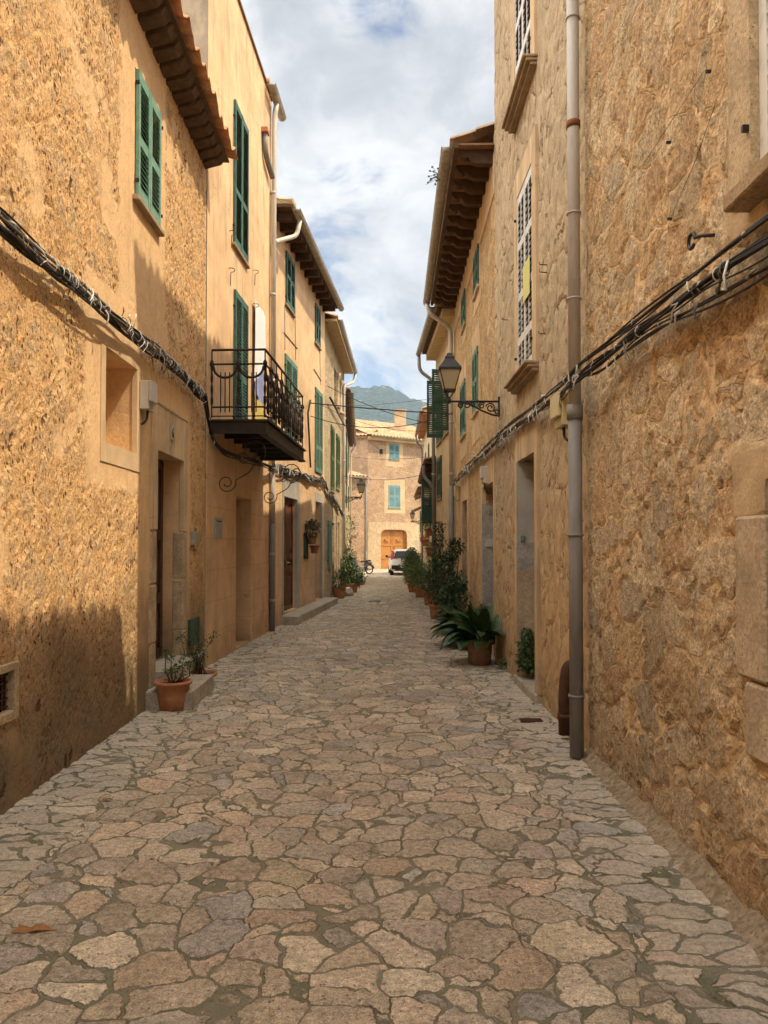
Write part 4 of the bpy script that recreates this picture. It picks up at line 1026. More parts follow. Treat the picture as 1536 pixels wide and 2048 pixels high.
mb = MB(); frame_pieces(mb, w4, 2.3, 3.2, .05, 2.2, .12, .12, .4, 0, .012); mb.build('door_surround', 'surround_plaster', h4.root)
h4.finish()
# ============ RIGHT 5: low house with canopy
h5 = House('house', 'low ochre house with dark canopy roof and green shutters', w5, 4.0, 'plaster_sand', res=.8, depth=6)
roof(h5, 0, w5.L, 4.02, .40, 3, .25, 'tile_dark', seed=12)
mb = MB(); mb.wbox(w5, .6, 1.9, 3.72, 3.98, -.02, .45); mb.wbox(w5, 0, w5.L, 3.98, 4.01, -.02, .34); mb.build('eave_board', 'rafter_wood', h5.root)
f = window(h5, .9, 1.7, 2.35, 3.6, paint='green_paint_dark', shut=False); open_leaf(h5, 1.7, 2.25, 3.65, .40, 'green_paint_dark', f, 85); open_leaf(h5, .9, 2.25, 3.65, .40, 'green_paint_dark', f, 95)
door(h5, 2.6, 3.5, 0, 2.1, 'wood_dark', depth=.2); window(h5, 4.6, 5.4, 2.2, 3.4, paint='green_paint_dark'); door(h5, 6.2, 7.0, -.05, 2.1, 'wood_brown', depth=.2)
P = w5.p; pipe(h5, bend([P(.2, 3.9, .42), P(.25, 3.6, .40), P(.12, 3.2, .08), P(.12, 0, .08)], .1), .05, 'pipe_iron')
h5.finish()
h6 = House('house', 'pale plastered house with red eave behind the low canopy house', w6, 6.95, 'plaster_cream', res=.8, depth=7)
mb = MB(); mb.wbox(w6, 0, w6.L, 6.80, 6.96, -.02, .28); mb.build('eave_board', 'terracotta', h6.root)
roof(h6, 0, w6.L, 6.98, .36, 3.2, .30, 'tile_old', seed=13); gutter(h6, -.05, w6.L, 6.93, .38, .06, 'gutter_tan'); P = w6.p
pipe(h6, bend([P(w6.L - .2, 6.86, .38), P(w6.L - .2, 6.6, .34), P(w6.L - .1, 6.3, .08), P(w6.L - .1, -.1, .08)], .12), .045, 'pipe_iron')
for (a, c) in ((1.2, 4.6), (4.2, 4.6), (1.2, 2.6), (4.2, 2.6)): window(h6, a, a + .8, c, c + 1.2, paint='olive_paint')
door(h6, 2.6, 3.5, -.1, 2.1, 'wood_dark', depth=.2)
h6.finish()
h7 = House('house', 'last low house on the right with two small tiled canopies', w7, 4.35, 'plaster_sand', res=.8, depth=6)
roof(h7, 0, w7.L, 4.38, .34, 3, .25, 'tile_dark', seed=14)
mb = MB()
for (a, z) in ((.3, 4.05), (2.6, 3.55)):
    P = w7.p; mb.hexa([P(a, z, 0), P(a + 1.5, z, 0), P(a + 1.5, z - .18, .42), P(a, z - .18, .42), P(a, z + .1, 0), P(a + 1.5, z + .1, 0), P(a + 1.5, z - .08, .45), P(a, z - .08, .45)])
mb.each('canopy', 'tile_dark', h7.root)
window(h7, .6, 1.4, 2.6, 3.7, paint='green_paint_dark'); door(h7, 2.9, 3.8, -.15, 2.0, 'wood_dark', depth=.2); window(h7, 5, 5.8, 2.3, 3.5, paint='green_paint_dark')
h7.finish()

# ============ the house closing the lane, its receding wing and the low annex
Pm = at_y(735, 1089, 49.0); c2 = V((Pm.x + .83 * 7.4, 49.0 + .56 * 7.4, 0))
wM = Wall((Pm.x, 49.0), (c2.x, c2.y)); wW = Wall((Pm.x - 4.2, 50.9), (Pm.x - .005, 49.0)); wX = Wall((-4.0, 44.6), (at_y(734, 1089, 46.3).x, 46.3))
hM = House('house', 'pink stone house closing the lane with blue shutters and arched honey door', wM, 8.75, 'wall_pink_rubble', res=.5, depth=7, z0=-.6)
for (x0, x1, y0, y1, st_) in ((778, 798.5, 887, 919, (.25, .32, .35, .45)), (777, 800.5, 970, 1016, (.35, .38, .40, .35))):
    s0, s1, z0, z1 = wM.rect(x0, x1, y0, y1); window(hM, s0, s1, z0, z1, paint='blue_paint', rails=(.5,), surround=st_, sm='surround_pale', pitch=.075, so=.0, st=.06)
s0, s1, z0, z1 = wM.rect(761.5, 814, 1059, 1138); z0 = -.12
door(hM, s0, s1, z0, z1, 'wood_honey', depth=.22, leaves=2, panels=3, hm='iron_black')
# rounded upper corners of the doorway
mb = MB(); P = wM.p
for (sa, sg) in ((s0, 1), (s1, -1)):
    pts = [(sa, z1)] + [(sa + sg * (.42 - .42 * math.sin(math.pi / 2 * k / 6)), z1 - .42 + .42 * math.cos(math.pi / 2 * k / 6)) for k in range(7)]
    a = [P(s_, z_, -.2) for s_, z_ in pts]; b = [P(s_, z_, .015) for s_, z_ in pts]; k = len(pts)
    mb.add(a + b, [tuple(range(k)), tuple(range(2 * k - 1, k - 1, -1))] + [(i, (i + 1) % k, (i + 1) % k + k, i + k) for i in range(k)])
mb.each('arch_corner', 'ashlar_cream', hM.root)
mb = MB(); frame_pieces(mb, wM, s0, s1, z0, z1, .95, 1.0, .50, 0, .014)
mb.wbox(wM, .02, s0 - .952, -.3, 2.62, -.02, .012); mb.wbox(wM, s1 + 1.002, wM.L, -.3, 2.62, -.02, .012)
mb.build('ashlar_facing', 'ashlar_cream', hM.root)
mb = MB()
for sg in (.28, .72):
    c = P(s0 + (s1 - s0) * sg, z0 + 2.1, -.17); mb.tube([c + wM.d * .16 * math.cos(math.pi * (1 + k / 8)) + V((0, 0, .13 * math.sin(math.pi * (1 + k / 8)))) for k in range(9)], .03, 6)
mb.each('door_carving', 'wood_honey', hM.root)
mb = MB(); s_, z_ = wM.px(762, 903); mb.wbox(wM, s_ - .12, s_ + .12, z_ - .16, z_ + .16, .0, .03); mb.build('wall_vent', 'dark_room', hM.root)
mb = MB(); mb.wbox(wM, -.05, wM.L, 8.55, 8.78, -.02, .30); mb.build('cornice', 'surround_pale', hM.root, bevel=.03)
roof(hM, -.1, wM.L, 8.82, .42, 5.5, .36, 'tile_old', period=.27, seed=15); gutter(hM, .0, wM.L, 8.80, .46, .07, 'gutter_tan')
q = at_y(800, 840, 53.0); mb = MB(); mb.box(q.x - .40, q.x + .42, 52.7, 53.3, 9.4, 11.15); f = mb.build('chimney', 'surround_pale', hM.root, bevel=.02)
mb = MB(); mb.box(q.x - .46, q.x + .48, 52.62, 53.38, 11.15, 11.25); mb.build('chimney_cap', 'tile_old', f)
s_, z_ = wM.px(836, 1090)
hM.finish()
hW = House('house', 'shaded receding rubble wing left of the pink stone house', wW, 8.75, 'wall_pink_rubble', res=.6, depth=6, z0=-.6)
roof(hW, 0, wW.L + .1, 8.80, .3, 1.6, .36, 'tile_old', period=.27, seed=16); mb = MB(); mb.wbox(wW, 0, wW.L, 8.7, 8.8, -.02, .12); mb.build('eave_board', 'surround_plaster', hW.root)
hW.finish()
hX = House('house', 'low stone annex with tiled eave behind the parked moped', wX, 5.75, 'wall_pink_rubble', res=.6, depth=3.0, z0=-.6)
roof(hX, 0, wX.L + .05, 5.80, .25, 2.6, .22, 'tile_old', period=.25, seed=17, amp=.075, jit=.02); gutter(hX, .5, wX.L + .1, 5.76, .30, .055, 'gutter_tan')
P = wX.p; q = wX.L - .08
pipe(hX, bend([P(q, 5.7, .30), P(q, 5.5, .26), P(q, 5.2, .07), P(q, 1.2, .07)], .1), .05, 'pipe_pale'); pipe(hX, [P(q, 1.2, .07), P(q, -.1, .07)], .056, 'pipe_iron')
hX.finish()

# ------------------------------------------------------------------ mountain
def m_mount():
    n = NT('mountain_forest'); p = n.co(); a = n.noise(p, .012, 8, .65); b = n.vor(n.warp(p, .02, 12), .11); c = n.noise(p, .05, 6, .7)
    col = n.mix(n.mr(a, .35, .65), (.020, .036, .018), (.040, .055, .030)); col = n.mul(col, n.mr(b, .1, .8, 1.25, .6, False))
    col = n.mix(n.mr(c, .62, .70), col, (.42, .36, .28)); n.disp(n.m('MULTIPLY', n.m('SUBTRACT', 1, b), 4.0)); M['mountain_forest'] = n.done(col, .95, .1)
m_mount()
prof = [(300, 905), (500, 830), (640, 790), (690, 772), (706, 768.5), (730, 771), (748, 772), (768, 768.5), (782, 772), (800, 781), (818, 789), (835, 797), (860, 800), (900, 790), (1000, 815), (1200, 880), (1500, 990)]
def ridge(px):
    for (a, b), (c, d) in zip(prof[:-1], prof[1:]):
        if a <= px <= c: return b + (d - b) * (px - a) / (c - a)
    return prof[0][1] if px < prof[0][0] else prof[-1][1]
vs = []; fs = []; nx, ny = 330, 46; D0, D1 = 620.0, 1300.0
for j in range(ny + 1):
    t = j / ny; Y = D0 + (1700 - D0) * t
    for i in range(nx + 1):
        u = i / nx; X = (-.36 + .86 * u) * 1300 * (1.0)
        px = 761 + X / D1 * F; zr = (1089 - ridge(px)) / F * D1 * 1.0
        k = min(1, (Y - D0) / (D1 - D0)); back = max(0, (Y - D1) / (1700 - D1))
        z = zr * (k ** 1.35) * (1 - .6 * back)
        nz = mn.noise(V((X * .012, Y * .012, 0))) * 16 * k * (1 - k * .65) + mn.noise(V((X * .05, Y * .05, 3))) * 4.5 * k + mn.noise(V((X * .14, Y * .14, 7))) * 3.2 * k
        vs.append((X, Y, z + nz - 1))
for j in range(ny):
    for i in range(nx): a = j * (nx + 1) + i; fs.append((a, a + 1, a + nx + 2, a + nx + 1))
mb = MB(); mb.smooth = False; mb.add(vs, fs); struct(mb.build('mountain', 'mountain_forest', recalc=False))

# ------------------------------------------------------------------ steps at the doors
def slab(name, label, w, s0, s1, z0, z1, o0, o1, mat='stone_step', seed=1):
    rng = random.Random(seed); nx, ny = 14, 8; vs = []; fs = []
    for lay in (0, 1):
        for j in range(ny + 1):
            for i in range(nx + 1):
                s_ = s0 + (s1 - s0) * i / nx; o = o0 + (o1 - o0) * j / ny; e = .018
                edge = i in (0, nx) or j == ny
                z = (z1 + .006 * mn.noise(V((s_ * 5, o * 5, seed))) - (e if edge and lay else 0)) if lay else z0
                if edge: s_ += rng.uniform(-.008, .008); o += rng.uniform(-.008, .008) if j == ny else 0
                vs.append(w.p(s_, z, o))
    k = (nx + 1) * (ny + 1)
    for j in range(ny):
        for i in range(nx): a = k + j * (nx + 1) + i; fs.append((a, a + 1, a + nx + 2, a + nx + 1))
    for i in range(nx):
        for (r,) in ((0,), (ny,)): a = r * (nx + 1) + i; fs.append((a, a + 1, a + 1 + k, a + k))
    for j in range(ny):
        for c in (0, nx): a = j * (nx + 1) + c; fs.append((a, a + nx + 1, a + nx + 1 + k, a + k))
    mb = MB(); mb.add(vs, fs); o = mb.build(name, mat); return tag(o, label, 'doorstep')
sA = wA.sx(388, .42); a0 = wA.sx(300)
slab('stone_step', 'long worn stone slab step below the number six door', wA, sA - .1, wA.sx(427, .42), -.02, .19, -.02, .43, seed=2)
slab('stone_step', 'small upper stone step pushed against the number six door', wA, wA.sx(313) - .02, wA.sx(366) + .02, .192, .345, -.16, .16, seed=3)
q0 = wC.sx(567); q1 = wC.sx(652)
slab('stone_step', 'long low rubble plinth step under the brown double door', wC, q0 - .2, q1, -.02, .19, -.10, .34, seed=4)

# ------------------------------------------------------------------ cables along the walls
def resample(pts, d):
    out = [pts[0]]
    for a, b in zip(pts[:-1], pts[1:]):
        k = max(1, int((b - a).length / d)); out += [a + (b - a) * (i / k) for i in range(1, k + 1)]
    return out
def smoothp(pts, it=3):
    for _ in range(it): pts = [pts[0]] + [(pts[i - 1] + pts[i] * 2 + pts[i + 1]) / 4 for i in range(1, len(pts) - 1)] + [pts[-1]]
    return pts
def bundle(name, label, pts, n, spread, seed, ties, out_dir, mats=('cable_black',), rr=(.007, .015), slack=.02, tie_len=.06):
    rng = random.Random(seed); c = pts[len(pts) // 2]; root = thing(name, label, 'cables', tuple(c), 'cable bundles pinned along the walls')
    base = smoothp(resample(pts, .09), 4); up = V((0, 0, 1))
    for k in range(n):
        r = rng.uniform(*rr); ou, ov = rng.uniform(-1, 1) * spread, rng.uniform(-.5, .5) * spread
        f1, f2, p1, p2 = rng.uniform(1.2, 3.2), rng.uniform(3, 7), rng.uniform(0, 6), rng.uniform(0, 6); L = []
        for i, p in enumerate(base):
            t = i * .09
            a = ou + spread * .55 * math.sin(t * f1 + p1) + slack * .4 * math.sin(t * f2 + p2); b = ov + spread * .35 * math.sin(t * f2 * .8 + p1)
            L.append(p + up * (a - slack * (1 + math.sin(t * 2.1 + p2)) * (1 if k % 4 == 0 else .15)) + out_dir * b)
        mb = MB(); mb.tube(L, r, 5); mb.build('cable', mats[k % len(mats)] if isinstance(mats, tuple) else mats, root)
    for k in range(ties):
        i = rng.randrange(1, len(base) - 2); p = base[i]; t = (base[i + 1] - base[i]).normalized(); mb = MB(); R_ = spread * rng.uniform(.9, 1.5)
        q = p + t * rng.uniform(-.04, .04); u = out_dir
        if rng.random() < .35:    # a loop round the bundle
            mb.tube([q + up * R_ * math.cos(a) + u * R_ * .8 * math.sin(a) + t * .004 * a for a in [x_ * .7 for x_ in range(10)]], .0035, 4)
        else:                      # a loose curling end
            a = q + up * rng.uniform(-R_, R_) + u * R_ * .7; d1 = V((rng.uniform(-.3, .3), rng.uniform(-1, 1), rng.uniform(-1.3, .4))).normalized() * tie_len * rng.uniform(.6, 1.8)
            d2 = V((0, rng.uniform(-1, 1), rng.uniform(-1, .6))).normalized() * tie_len * rng.uniform(.3, 1)
            mb.tube([a, a + d1 * .5 + u * .012, a + d1, a + d1 + d2], rng.choice([.003, .004, .006]), 4)
        mb.build('cable_tie', 'tie_white' if rng.random() < .7 else 'cable_grey', root)
    return root
def wp(w, x, y, off): s_, z_ = w.px(x, y, off); return w.p(s_, z_, off)
LA = [wp(wA, x, y, o) for x, y, o in ((-120, 330, .07), (0, 436, .07), (60, 497, .08), (130, 552, .07), (205, 612, .08), (262, 662, .07), (330, 716, .08), (380, 762, .07), (408, 792, .08))]
bundle('cable_bundle', 'thick tangle of black cables with white ties sagging across the golden pitted wall', LA, 12, .040, 1, 98, wA.n, ('cable_black', 'cable_black', 'cable_black', 'cable_grey'), slack=.03, tie_len=.07)
LB = [wp(wA, 409, 792, .08), wp(wB, 418, 850, .06), wp(wB, 424, 882, .06), wp(wB, 450, 905, .05), wp(wB, 500, 922, .05), wp(wB, 541, 934, .16)]
bundle('cable_bundle', 'thin black cables passing under the iron balcony', LB, 6, .022, 2, 14, wB.n, ('cable_black',), slack=.015)
LC = [wp(wB, 541, 934, .16), wp(wC, 556, 936, .06), wp(wC, 590, 945, .06), wp(wC, 620, 955, .06), wp(wC, 648, 962, .07), wp(wD, 657, 985, .06), wp(wD, 675, 1010, .06), wp(wD, 686, 1030, .10)]
bundle('cable_bundle', 'shaggy cable tangle over the brown double door', LC, 10, .05, 3, 60, wC.n, ('cable_black', 'cable_grey', 'cable_black'), slack=.05, tie_len=.12)
L1 = [wp(w1, 1700, 300, .06), wp(w1, 1536, 436, .06), wp(w1, 1350, 580, .06), wp(w1, 1210, 690, .08), wp(w1, 1168, 722, .17), wp(w1, 1150, 738, .18), wp(w2, 1120, 772, .09), wp(w2, 1060, 818, .06), wp(w2, 1000, 864, .06), wp(w3, 960, 905, .06), wp(w3, 930, 935, .06), wp(w3, 908, 962, .10)]
bundle('cable_bundle', 'upper run of straight black cables climbing the right hand walls', L1, 6, .014, 5, 40, w1.n, ('cable_black', 'cable_black', 'cable_black', 'cable_grey'), slack=.006, rr=(.004, .009))
L2 = [p + V((0, 0, -.075)) for p in L1]
bundle('cable_bundle', 'frayed cable run with white plastic scraps just below the straight one', L2[:], 8, .022, 6, 99, w1.n, ('cable_black',), slack=.022, tie_len=.08, rr=(.004, .009))
L3 = [wp(w1, 1700, 420, .05), wp(w1, 1536, 528, .05), wp(w1, 1400, 600, .05), wp(w1, 1330, 640, .05), wp(w1, 1255, 690, .05), wp(w1, 1190, 748, .06), wp(w1, 1166, 760, .14), wp(w1, 1150, 745, .17)]
bundle('cable_bundle', 'lower loose pair of cables hanging off the tawny wall beside the downpipe', L3, 3, .014, 7, 16, w1.n, ('cable_black',), slack=.02, rr=(.005, .009))
mb = MB(); 

def wire(name, label, a, b, sag, r=.010, mat='cable_black', curl=None):
    pts = [a + (b - a) * (i / 24) + V((0, 0, -sag * 4 * (i / 24) * (1 - i / 24))) for i in range(25)]
    if curl: pts = [curl(i / 24, p) for i, p in enumerate(pts)]
    mb = MB(); mb.tube(pts, r, 5); return tag(mb.build(name, mat), label, 'cable', 'cables slung across the lane')
A1 = wp(wC, 621, 806, .12); B1 = wp(w3, 905, 828, .10)
wire('overhead_cable', 'thickest black cable crossing the lane level with the balcony', A1, B1, .02, .014)
wire('overhead_cable', 'black cable dipping lowest from the green shutters to the right hand pipes', wp(wC, 621, 832, .12), B1 + V((0, 0, .02)), .30, .009)
wire('overhead_cable', 'black cable falling steeply from the left eave pipe across to the right', wp(wD, 655, 772, .10), wp(w4, 885, 852, .10), .14, .009)
wire('overhead_cable', 'hair thin cable highest of those crossing before the mountain', wp(wD, 686, 812, .12), wp(w4, 886, 794, .10), .05, .005)
wire('overhead_cable', 'thin grey cable just under the thickest crossing cable', wp(wC, 640, 808, .10), wp(w4, 890, 858, .1), .28, .005)
wire('overhead_cable', 'slack thin cable crossing in front of the upper blue shutters', wp(wE, 700, 913, .08), wp(w6, 849, 914, .08), .12, .009)
wire('overhead_cable', 'slack thin cable crossing above the lower blue shutters', wp(wD, 687, 952, .10), wp(w5, 862, 945, .10), .18, .008)
# riser on wall C feeding the crossing cables
mb = MB(); a = wp(wC, 621, 800, .12); b = wp(wC, 621, 935, .05); mb.tube([a, a + V((0, 0, -.3)) - wC.n * .06, b], .022, 6); mb.tube([wp(wC, 621, 800, 0), a], .012, 6); tag(mb.build('cable_riser', 'cable_black'), 'black vertical cable riser below the crossing wires on the peach house', 'cable')
mb = MB(); a = wp(wB, 420, 865, .05); b = wp(wA, 302, 822, .10)

# ------------------------------------------------------------------ wall boxes
def wall_box(name, label, w, x, y0, y1, wd, dp, mat, cond=True, cat='meter box', yz=None, off=.0):
    s_, zt = w.px(x, y0, dp); _, zb = w.px(x, y1, dp); root = thing(name, label, cat, tuple(w.p(s_ + wd / 2, zb, 0)))
    mb = MB(); mb.wbox(w, s_, s_ + wd, zb, zt, off, off + dp * .72); body = mb.build('case', mat, root, bevel=.006)
    mb = MB(); mb.wbox(w, s_ + .006, s_ + wd - .006, zb + (zt - zb) * .28, zt + .004, off + dp * .72, off + dp); mb.build('cover', mat, root, bevel=.008)
    mb = MB(); mb.wbox(w, s_ + .03, s_ + wd * .6, zb + .02, zb + (zt - zb) * .2, off + dp * .72, off + dp * .76); mb.build('label_strip', 'plate_grey', root)
    if cond:
        mb = MB(); mb.tube(bend([w.p(s_ + wd * .45, zb, off + dp * .4), w.p(s_ + wd * .45, zb - .09, off + dp * .4), w.p(s_ + wd * .05, zb - .14, off + .02)], .05), .012, 6); mb.tube([w.p(s_ + wd * .6, zb, off + dp * .4), w.p(s_ + wd * .6, zb - .07, off + dp * .3)], .009, 6); mb.build('conduit', 'cable_black', root)
    return root
wall_box('meter_box', 'white plastic meter box above the number six door', wA, 303, 760, 818, .21, .11, 'box_white')
wall_box('meter_box', 'cream yellow meter box hanging beside the grey downpipe', w2, 1114, 784, 850, .26, .14, 'box_yellow')
wall_box('meter_box', 'white junction box under the cables over the grey stone doorway', w3, 962, 932, 966, .22, .11, 'box_white')
wall_box('meter_box', 'small cream junction box by the pipe at the end of the golden rubble house', w3, 909, 972, 1000, .2, .11, 'box_yellow', cond=False)
# number plate
s_, z_ = wA.px(339, 848); root = thing('number_plate', 'small pale house number plate reading 6 above the dark door', 'number plate', tuple(wA.p(s_, z_, 0)))
mb = MB(); mb.wbox(wA, s_, s_ + .11, z_ - .17, z_, .0, .022); mb.build('plate', 'plate_grey', root, bevel=.003)
def text(parent, w, s_, z_, off, size, body, mat, ext=.002):
    cu = bpy.data.curves.new('lettering', 'FONT'); cu.body = body; cu.size = size; cu.extrude = ext; cu.align_x = 'CENTER'
    o = bpy.data.objects.new('lettering', cu); COL.objects.link(o); dg = bpy.context.evaluated_depsgraph_get(); me = bpy.data.meshes.new_from_object(o.evaluated_get(dg)); bpy.data.objects.remove(o)
    q = bpy.data.objects.new('lettering', me); COL.objects.link(q); me.materials.clear(); me.materials.append(M[mat]); q.parent = parent
    from mathutils import Matrix
    xd = w.d if w.left else -w.d; m_ = Matrix((xd, V((0, 0, 1)), w.n)).transposed().to_4x4(); m_.translation = w.p(s_, z_, off) - parent.location; q.matrix_local = m_
text(root, wA, s_ + .055, z_ - .135, .0245, .14, '6', 'sign_ink')

# ------------------------------------------------------------------ wall lanterns
def lantern(label, loc, rz, L=.60, k=1.0, down=.19, group='wall lanterns on scrolled brackets'):
    t = thing('street_lamp', label, 'street lamp', loc, group, local=True, rz=rz); up = V((0, 0, 1)); X = V((1, 0, 0))
    mb = MB(); mb.box(-.005, .02, -.02, .02, -down, .06); mb.build('wall_plate', 'iron_black', t)
    mb = MB(); mb.tube([(0, 0, 0), (L, 0, 0)], .014, 6)
    mb.tube([(0, 0, -down), (.10, 0, -down * .92), (.24, 0, -down * .62), (.34, 0, -down * .3), (.44, 0, -down * .12), (.50, 0, -.02)], .013, 6)
    for (cx, cz, r0, r1, a0, tn) in ((.12, -.085, .065, .02, .3, 1.5), (.235, -.055, .045, .012, 2.5, -1.5), (.36, -.04, .035, .012, 0, 1.3), (.43, -.05, .045, .012, 1, 1.3), (.51, -.05, .040, .010, 2, -1.3), (.04, -.14, .035, .01, 0, 1.2)):
        mb.tube([p for p in spiral((cx, 0, cz), X, up, r0, r1, a0, tn, 18)], .010, 5)
    mb.build('bracket', 'iron_black', t)
    b0, b1, z0, z1 = .068, .132, .155, .395
    mb = MB(); mb.lathe((L, 0, 0), [(.012, -.03), (.028, .0), (.02, .03), (.014, .06)], 10)
    for sx, sy in ((1, 1), (1, -1), (-1, 1), (-1, -1)):
        mb.tube([(L, 0, .05), (L + sx * .03, sy * .03, .08), (L + sx * b0, sy * b0, z0 - .02)], .007, 5)
    mb.box(L - b0 - .012, L + b0 + .012, -b0 - .012, b0 + .012, z0 - .022, z0); mb.build('cradle', 'iron_black', t)
    for i, (sx, sy, ex, ey) in enumerate(((1, 1, 1, -1), (1, -1, -1, -1), (-1, -1, -1, 1), (-1, 1, 1, 1))):
        e = .004; mb = MB(); a = [V((L + sx * (b0), sy * b0, z0)), V((L + ex * b0, ey * b0, z0)), V((L + ex * b1, ey * b1, z1)), V((L + sx * b1, sy * b1, z1))]
        c = (a[0] + a[1] + a[2] + a[3]) / 4; nn = (a[1] - a[0]).cross(a[3] - a[0]).normalized() * e; mb.hexa([v - nn for v in a] + [v for v in a]); mb.build('glass_pane', 'lamp_glass', t)
    mb = MB()
    for sx, sy in ((1, 1), (1, -1), (-1, 1), (-1, -1)): mb.tube([(L + sx * b0, sy * b0, z0), (L + sx * b1, sy * b1, z1)], .009, 5)
    h = b1 + .016
    for (x0, x1, y0, y1) in ((-h, h, -h, -h + .024), (-h, h, h - .024, h), (-h, -h + .024, -h + .024, h - .024), (h - .024, h, -h + .024, h - .024)): mb.box(L + x0, L + x1, y0, y1, z1, z1 + .028)
    mb.build('lantern_frame', 'iron_black', t)
    mb = MB(); pr = [(h, z1 + .029), (.092, z1 + .11), (.062, z1 + .155), (.060, z1 + .185), (.045, z1 + .20), (.03, z1 + .235), (.008, z1 + .25)]
    vs = [V((L + sx * r, sy * r, z)) for r, z in pr for sx, sy in ((1, 1), (-1, 1), (-1, -1), (1, -1))]
    fs = [(i * 4 + j, i * 4 + (j + 1) % 4, i * 4 + 4 + (j + 1) % 4, i * 4 + 4 + j) for i in range(len(pr) - 1) for j in range(4)] + [(0, 3, 2, 1), tuple(len(vs) - 4 + j for j in range(4))]
    mb.add(vs, fs); mb.build('lamp_cap', 'iron_black', t)
    if k != 1: t.scale = (k, k, k)
    return t
p = wp(w2, 999, 803, .01); lantern('black four sided street lantern nearest the camera on the beige house', tuple(p), math.atan2(w2.n.y, w2.n.x), .66)
p = wp(wD, 690, 994, .08); lantern('black street lantern on the left beyond the brown double door', tuple(p), math.atan2(wD.n.y, wD.n.x), .56)
p = wp(w7, 841, 1042, .02); lantern('smallest black street lantern far down the lane near the white car', tuple(p), math.atan2(w7.n.y, w7.n.x), .45)

# ------------------------------------------------------------------ pots and plants
def leaf(mb, p, d, L, W, rng, curl=.25):
    d = d.normalized(); a = d.cross(V((0, 0, 1)))
    if a.length < .1: a = V((1, 0, 0))
    a.normalize(); nn = a.cross(d); a = (a * math.cos(r_ := rng.uniform(-1, 1)) + nn * math.sin(r_)); nn = a.cross(d).normalized()
    m_ = p + d * L * .5 + nn * L * curl * .3; e = p + d * L - V((0, 0, L * curl))
    mb.add([p, m_ + a * W / 2 + nn * W * .15, e, m_ - a * W / 2 + nn * W * .15, m_], [(0, 1, 4), (1, 2, 4), (4, 2, 3), (0, 4, 3)])
def rnd_dir(rng):
    while True:
        v = V((rng.uniform(-1, 1), rng.uniform(-1, 1), rng.uniform(-1, 1)))
        if .05 < v.length < 1: return v.normalized()
def clump(mb, c, r, n, L, W, rng, up=.3, stretch=(1, 1, 1)):
    for _ in range(n):
        v = rnd_dir(rng); k = r * rng.random() ** .45; q = V(c) + V((v.x * k * stretch[0], v.y * k * stretch[1], v.z * k * stretch[2]))
        leaf(mb, q, v + rnd_dir(rng) * .7 + V((0, 0, up)), L * rng.uniform(.6, 1.2), W * rng.uniform(.7, 1.2), rng)
def pot(t, r0, r1, h, mat='terracotta', rim=.03, z=0, name='pot', c=(0, 0)):
    mb = MB(); mb.lathe((c[0], c[1], z), [(r0 * .2, .0), (r0, .0), (r0 + (r1 - r0) * .5, h * .45), (r1 * .97, h - rim * 1.1), (r1 * 1.09, h - rim), (r1 * 1.11, h - rim * .4), (r1 * 1.08, h), (r1 * .93, h), (r1 * .90, h - .035), (r1 * .2, h - .035)], 28)
    o = mb.build(name, mat, t); mb = MB(); mb.lathe((c[0], c[1], z + h - .045), [(.01, 0), (r1 * .91, 0), (r1 * .8, .015), (.01, .02)], 16); mb.build('soil', 'soil', o); return o
def plant(label, cat, x, y, r0, r1, h, clumps, leafmat, seed, potmat='terracotta', L=.06, W=.03, stems=5, name='potted_plant', group='potted plants lining the lane', z=None, up=.3):
    t = thing(name, label, cat, (x, y, gz(y) + .012 if z is None else z), group, local=True); rng = random.Random(seed)
    if r1: pot(t, r0, r1, h, potmat)
    st = MB(); fo = MB()
    for (cx, cy, cz, r, n) in clumps:
        clump(fo, (cx, cy, cz), r, n, L, W, rng, up)
        for k in range(stems): 
            v = rnd_dir(rng) * r * .7; b = V((rng.uniform(-.4, .4) * r1, rng.uniform(-.4, .4) * r1, h - .03)); e = V((cx, cy, cz)) + v
            st.tube([b, (b + e) / 2 + V((rng.uniform(-.03, .03), rng.uniform(-.03, .03), .02)), e], [.008, .006, .003], 5)
    if stems: st.build('stem', 'stem_brown', t)
    fo.build('foliage', leafmat, t, recalc=False); return t
# terracotta pot in front of the doorstep, leggy succulent shrub
g = on_ground(340, 1424); t = thing('potted_plant', 'round terracotta pot with leggy little shrub at the corner of the stone step', 'potted plant', (g.x, g.y + .10, .012), 'potted plants lining the lane', local=True)
pot(t, .125, .165, .27); rng = random.Random(5); st = MB(); fo = MB()
for (dx, dy, hh, n_) in ((-.06, .0, .28, 34), (-.02, .02, .22, 30), (.02, -.02, .14, 40), (.07, .0, .20, 26), (.12, .02, .17, 26), (-.03, -.03, .10, 40), (.05, .05, .10, 34)):
    b = V((dx * .3, dy, .24)); e = V((dx * 1.25, dy, .25 + hh)); m_ = (b + e) / 2 + V((dx * .5, 0, -.02)); st.tube([b, m_, e], [.008, .006, .004], 6)
    clump(fo, e, .035, n_, .034, .022, rng, .5); clump(fo, m_, .03, 8, .03, .02, rng, .5)
st.build('stem', 'stem_brown', t); fo.build('foliage', 'leaf_mid', t, recalc=False)
